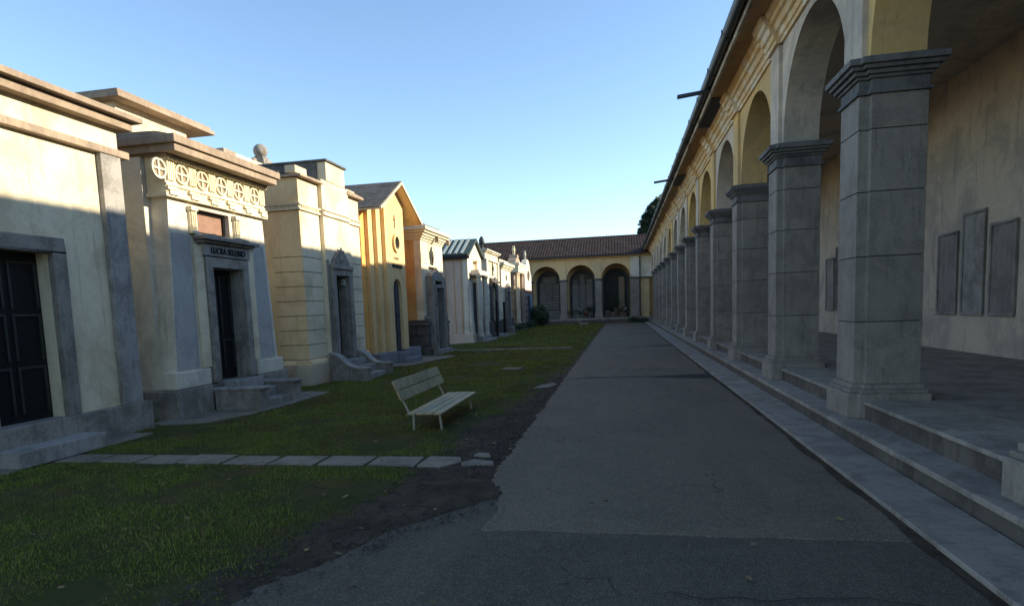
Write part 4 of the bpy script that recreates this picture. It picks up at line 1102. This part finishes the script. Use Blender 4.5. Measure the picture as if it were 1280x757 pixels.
# ---- tall stone mausoleum with cross (B8)
b8 = m_root('mausoleum', 45.5, 'brown stone mausoleum with entablature and a carved cross on its roof', -7.4)
F = -7.4; Y0, Y1 = 43.9, 47.1
w8 = MB()
z = .5; k = 0
while z < 4.55:
    w8.box(-9.9, F + (.0 if k % 2 else .02), Y0, Y1, z + .006, min(z + .34, 4.6) - .006); z += .34; k += 1
part('wall', w8, 'capst', b8, bev=.012)
parts('plinth', MB().box(-10, F + .15, Y0 - .08, Y1 + .08, 0, .5), 'granite_d', b8, bev=.02)
for yy in (44.1, 44.75, 46.25, 46.9): part('column', MB().lathe((F + .18, yy, 0), [(.16, .5), (.14, .6), (.12, .65), (.105, 3.9), (.15, 4.0), (.16, 4.1)], 14), 'cream' if yy < 45 else 'capst', b8)
part('entablature', MB().box(F - .1, F + .38, Y0 - .1, Y1 + .1, 4.1, 4.35).box(-9.95, F + .46, Y0 - .18, Y1 + .18, 4.61, 4.78).box(F + .03, F + .40, Y0 - .1, Y1 + .1, 4.35, 4.61), 'frieze', b8, bev=.01)
part('attic', MB().px([(44.4, 4.781), (46.6, 4.781), (46.3, 5.1), (45.8, 5.2), (45.8, 5.45), (45.2, 5.45), (45.2, 5.2), (44.7, 5.1)], F - .5, F + .1), 'capst', b8, bev=.02)
part('cross', MB().box(F - .28, F - .12, 45.42, 45.58, 5.451, 6.1).box(F - .28, F - .12, 45.2, 45.8, 5.75, 5.9), 'frieze', b8, 'pale stone cross', bev=.015)
part('door', MB().box(F + .021, F + .06, 45.05, 45.95, .5, 2.7), 'dark', b8)

# ---- banded mausoleum with curved gable (B9)
b9 = m_root('mausoleum', 51.0, 'red and pale banded mausoleum with a white curved gable beside the bush', -7.4)
F = -7.4; Y0, Y1 = 49.2, 52.8
ba, bb_ = MB(), MB(); z = .4; k = 0
while z < 3.0:
    (ba if k % 2 else bb_).box(-10, F + (.015 if k % 2 else 0), Y0 - (.01 if k % 2 else 0), Y1, z, z + .26); z += .262; k += 1
part('wall', bb_, 'granite_l', b9); part('red_band', ba, 'redstone', b9, 'dark red stone bands')
ga = [(Y0, 3.03), (Y1, 3.03), (Y1, 4.3), (52.5, 4.35), (52.2, 4.7), (51.9, 5.15), (51.5, 5.4), (51.0, 5.5), (50.5, 5.4), (50.1, 5.15), (49.8, 4.7), (49.5, 4.35), (Y0, 4.3)]
part('gable_wall', MB().px(ga, F - .4, F), 'white', b9, 'white curved gable')
part('side_wall', MB().box(-10, F - .401, Y0, Y1, 3.03, 4.25), 'redstone', b9)
part('cross', MB().box(F - .28, F - .14, 50.94, 51.06, 5.48, 6.2).box(F - .28, F - .14, 50.75, 51.25, 5.85, 5.98), 'white', b9)
part('rose_window', MB().ring((51.0, 4.2), .3, .4, F + .001, F + .08, 24).lathe((F + .001, 51.0, 4.2), [(.3, 0), (.3, .01)], 20, 'x'), 'granite', b9)
parts('plinth', MB().box(-10.1, F + .12, Y0 - .1, Y1 + .1, 0, .399), 'granite_d', b9, bev=.02)
part('door', MB().box(F + .016, F + .06, 50.5, 51.5, .4, 2.6), 'bluedoor', b9)
part('blue_panel', MB().box(F + .016, F + .05, 51.7, 52.3, 1.2, 2.6), plain('pale_blue_panel', (.25, .42, .52), .6), b9, 'pale blue painted panel beside the door')

# ================================================================== BENCHES
bench = thing('park_bench', (-2.55, 8.72, 0), 'cream slatted bench with thin metal legs standing on the lawn near the worn soil', 'bench', 'cream benches on the lawn')
BY0, BY1 = 7.72, 9.76
for i in range(4):
    x0 = -2.785 + i * .119
    s_ = part('seat_slat', MB().box(x0, x0 + .108, BY0, BY1, .262 - .004 * abs(i - 1.5), .288 - .004 * abs(i - 1.5)), 'benchw', bench, bev=.005)
    part('slat_end', MB().box(x0 + .004, x0 + .104, BY0 - .003, BY0 - .0005, .266, .282), 'endgrain', s_)
def tilt(z): return -2.86 - (z - .40) * .42
for z0 in (.435, .575):
    c0, c1 = tilt(z0), tilt(z0 + .125)
    bs_ = part('backrest_slat', MB().py([(c0, z0), (c0 + .028, z0 + .008), (c1 + .028, z0 + .133), (c1, z0 + .125)], BY0 + .02, BY1 + .0), 'benchw', bench, bev=.005)
    part('slat_end', MB().py([(c0 + .004, z0 + .006), (c0 + .024, z0 + .012), (c1 + .024, z0 + .127), (c1 + .004, z0 + .121)], BY0 + .016, BY0 + .0195), 'endgrain', bs_)
for y in (BY0 + .14, BY1 - .22):
    part('backrest_support', MB().tube((-2.80, y, .255), (tilt(.50) - .012, y, .50), .015).tube((tilt(.50) - .012, y, .50), (tilt(.69) - .012, y, .69), .015), 'benchm', bench)
    part('leg', MB().tube((-2.38, y, .245), (-2.345, y, -.12), .017), 'benchm', bench)
    part('leg', MB().tube((-2.74, y, .245), (-2.75, y, -.12), .017), 'benchm', bench)
    part('crossbar', MB().box(-2.77, -2.34, y - .016, y + .016, .236, .260), 'benchm', bench)
bench2 = bench.copy(); COL.objects.link(bench2); bench2.location = (-2.55, 44.4, .07); bench2['label'] = 'small distant cream bench on the far lawn before the yellow wing'
for ch in list(bench.children):
    c = ch.copy(); COL.objects.link(c); c.parent = bench2
    for g_ in list(ch.children):
        d_ = g_.copy(); COL.objects.link(d_); d_.parent = c

# ================================================================== PLANTS
def leaf_cloud(mb, c, rad, n, size, sq=(1, 1, 1), rg=rng, shell=.55):
    for i in range(n):
        d = Vector((rg.gauss(0, 1), rg.gauss(0, 1), rg.gauss(0, 1))).normalized()
        k = rad * (shell + (1 - shell) * rg.random()) * (1 + .35 * nze(d.x * 2.3 + c[0], d.y * 2.3 + c[1], d.z * 2.3))
        p = Vector(c) + Vector((d.x * sq[0], d.y * sq[1], d.z * sq[2])) * k
        a = Vector((rg.gauss(0, 1), rg.gauss(0, 1), rg.gauss(0, 1))).normalized(); b = a.orthogonal().normalized()
        s = size * rg.uniform(.6, 1.3)
        mb.add([p - a * s, p + b * s * .5, p + a * s, p - b * s * .5], [(0, 1, 2, 3)])
    return mb
def leafy(name, c, m, parent, mb): 
    me = mesh_of(name, mb, m, base(parent), clean=False); o = bpy.data.objects.new(name, me); COL.objects.link(o); o.parent = parent; return o
bush = thing('bush', (-6.75, 52.2, 0), 'round dark green bush at the end of the lawn before the wing', 'bush')
mb = MB(); leaf_cloud(mb, (-6.75, 52.2, .85), .80, 7000, .06, (1, 1, 1.0)); leaf_cloud(mb, (-6.35, 52.1, .6), .5, 1500, .055); leaf_cloud(mb, (-7.1, 52.0, 1.3), .45, 900, .06); leaf_cloud(mb, (-6.5, 52.2, 1.45), .35, 600, .06); leaf_cloud(mb, (-7.3, 52.1, .6), .45, 900, .06)
mb.blob((-6.75, 52.2, .8), .55, 16, 12, .3)
leafy('crown', None, 'leaf', bush, mb)
part('trunk', MB().tube((-6.75, 52.2, 0), (-6.75, 52.2, .6), .06), 'bark', bush)
tree = thing('conifer_tree', (5.6, 76, 0), 'tall dark evergreen tree rising behind the arcade roof', 'tree')
part('trunk', MB().tube((5.6, 76, 0), (5.5, 76, 7), .32, .22).tube((5.5, 76, 7), (5.2, 76, 13), .22, .06).tube((5.5, 76, 8), (3.4, 76.2, 10), .09, .03).tube((5.4, 76, 9.5), (3.6, 75.7, 11.8), .08, .03).tube((5.4, 76, 9.5), (7.2, 76, 11.5), .08, .03), 'bark', tree)
mb = MB()
for (x, z, r) in ((5.2, 12.6, 1.3), (4.2, 12.0, 1.0), (6.3, 12.2, 1.2), (3.6, 10.8, 1.0), (4.6, 10.4, 1.2), (3.1, 9.6, .9), (5.6, 10.6, 1.6), (7.2, 10.8, 1.3), (4.0, 8.8, 1.3), (6.4, 9, 1.5), (2.9, 8.3, .9), (5.3, 13.6, .8), (4.1, 13.0, .5), (3.0, 10.9, .8), (3.3, 11.6, .8), (3.9, 12.6, .8), (2.7, 10.0, .7), (4.6, 13.2, .7), (3.9, 11.3, 1.1), (3.4, 10.3, 1.0)):
    leaf_cloud(mb, (x, 76 + rng.uniform(-1, 1), z), r, int(2600 * r * r), .12, (1, 1, .8), shell=.35)
leafy('crown', None, 'conifer', tree, mb)

def pot_plant(x, y, z, h, r, pot, label, petals=None, spread=1.0):
    t = thing('potted_plant', (x, y, z), label, 'potted plant', 'potted plants on the wing steps')
    part('pot', MB().lathe((x, y, z), [(r * .7, 0), (r, h * .35), (r * 1.1, h * .36), (r * 1.1, h * .42), (r * .9, h * .42)], 14), pot, t)
    mb = MB(); leaf_cloud(mb, (x, y, z + h * .7), h * .42 * spread, 420, .05, (1.2, 1, .8), shell=.1)
    for i in range(9):
        a = rng.uniform(0, 6.28); mb.tube((x, y, z + h * .4), (x + math.cos(a) * h * .3, y + math.sin(a) * h * .3, z + h * rng.uniform(.7, 1.05)), .008, .004, 5)
    leafy('leaves', None, 'leaf', t, mb)
    if petals:
        mb = MB()
        for i in range(8): mb.blob((x + rng.uniform(-.2, .2), y - rng.uniform(0, .2), z + h * rng.uniform(.7, 1.1)), .05, 8, 6)
        part('flowers', mb, petals, t)
    return t
pot_plant(-4.35, 55.95, .47, .75, .16, 'terracotta', 'dark leafy pot plant against the stone pier of the middle arch', None, 1.3)
pot_plant(-3.55, 56.5, .47, .85, .2, 'granite', 'grey pot with white flowers in the middle arch', 'petal', 1.2)
pot_plant(-2.75, 57.2, .47, 1.1, .22, 'granite', 'tall shrub in a grey pot deep inside the middle arch', None, 1.1)
pot_plant(-1.15, 57.4, .47, 1.5, .22, 'granite', 'tall leafy plant in a grey pot inside the arch nearest the corner', None, 1.1)
pot_plant(-.35, 57.2, .47, 1.9, .25, 'terracotta', 'tallest bushy plant in a clay pot inside the arch nearest the corner', None, 1.2)
pot_plant(.35, 56.4, .47, .95, .2, 'terracotta', 'clay pot with pale flowers beside the wide corner pier', 'petal', 1.3)
pot_plant(-3.05, 55.95, .47, .55, .16, 'terracotta', 'small clay pot with red flowers beside the pier between two arches', 'petal_r', 1.1)
def shrub(x, y, r, label):
    t = thing('low_shrub', (x, y, 0), label, 'shrub', 'low shrubs at the arcade corner')
    mb = MB(); leaf_cloud(mb, (x, y, r * .7), r, int(1500 * r), .05, (1.5, 1, .8), shell=.2)
    leafy('foliage', None, 'leaf', t, mb); part('stem', MB().tube((x, y, 0), (x, y, r), .02), 'bark', t)
shrub(1.05, 54.2, .42, 'low dark shrub at the foot of the corner pier')
shrub(1.75, 53.2, .34, 'low dark shrub on the road edge against the arcade steps')
shrub(-7.0, 48.3, .5, 'dark shrub between the brown stone mausoleum and the banded one')
shrub(-6.95, 43.2, .42, 'dark shrub beside the straw yellow mausoleum')

# ================================================================== CAMERA (solved from the vanishing points)
def nrm(v): return v / np.linalg.norm(v)
f_, cx, cy = 780., 629., 466.
Yv = nrm(np.array([776 - cx, 380 - cy, f_])); Zv = -nrm(np.array([912 - cx, 8000 - cy, f_])); Zv = nrm(Zv - Yv * Zv.dot(Yv)); Xv = np.cross(Yv, Zv)
RW = np.array([Xv, Yv, Zv])
cam = bpy.data.cameras.new('camera'); co = bpy.data.objects.new('camera', cam); COL.objects.link(co)
cam.sensor_fit = 'HORIZONTAL'; cam.sensor_width = 36; cam.lens = f_ / 1280 * 36
cam.shift_x = (640 - cx) / 1280; cam.shift_y = (cy - 378.5) / 1280
cam.clip_start = .05; cam.clip_end = 2000
rt, up_, bk = RW[:, 0], -RW[:, 1], -RW[:, 2]
mw = Matrix(((rt[0], up_[0], bk[0], 0), (rt[1], up_[1], bk[1], 0), (rt[2], up_[2], bk[2], 1.6), (0, 0, 0, 1)))
co.matrix_world = mw; S.camera = co

# ================================================================== LIGHT
SUN_PHI = 12.0      # horizontal angle from +X towards +Y
tanE = .378 * math.cos(R(SUN_PHI)); E_ = math.atan(tanE)
d = Vector((math.cos(R(SUN_PHI)) * math.cos(E_), math.sin(R(SUN_PHI)) * math.cos(E_), math.sin(E_)))
sl_ = bpy.data.lights.new('sun', 'SUN'); so = bpy.data.objects.new('sun', sl_); COL.objects.link(so)
sl_.energy = 5.0; sl_.angle = R(.53); sl_.color = (1.0, .87, .66)
so.rotation_euler = d.to_track_quat('Z', 'Y').to_euler()
w = bpy.data.worlds.new('World'); S.world = w; w.use_nodes = True
nt = w.node_tree; nt.nodes.clear()
sky = nt.nodes.new('ShaderNodeTexSky'); sky.sky_type = 'NISHITA'; sky.sun_disc = False
sky.sun_elevation = E_; sky.sun_rotation = R(90 - SUN_PHI); sky.air_density = 1.0; sky.dust_density = .05; sky.ozone_density = 2.3; sky.altitude = 150
bg = nt.nodes.new('ShaderNodeBackground'); bg.inputs[1].default_value = .15; wo = nt.nodes.new('ShaderNodeOutputWorld')
nt.links.new(sky.outputs[0], bg.inputs[0]); nt.links.new(bg.outputs[0], wo.inputs[0])
S.view_settings.view_transform = 'Standard'; S.view_settings.look = 'None'; S.view_settings.gamma = 1; S.view_settings.exposure = 1.0
S.render.engine = 'CYCLES'; S.cycles.use_denoising = True; S.cycles.max_bounces = 8
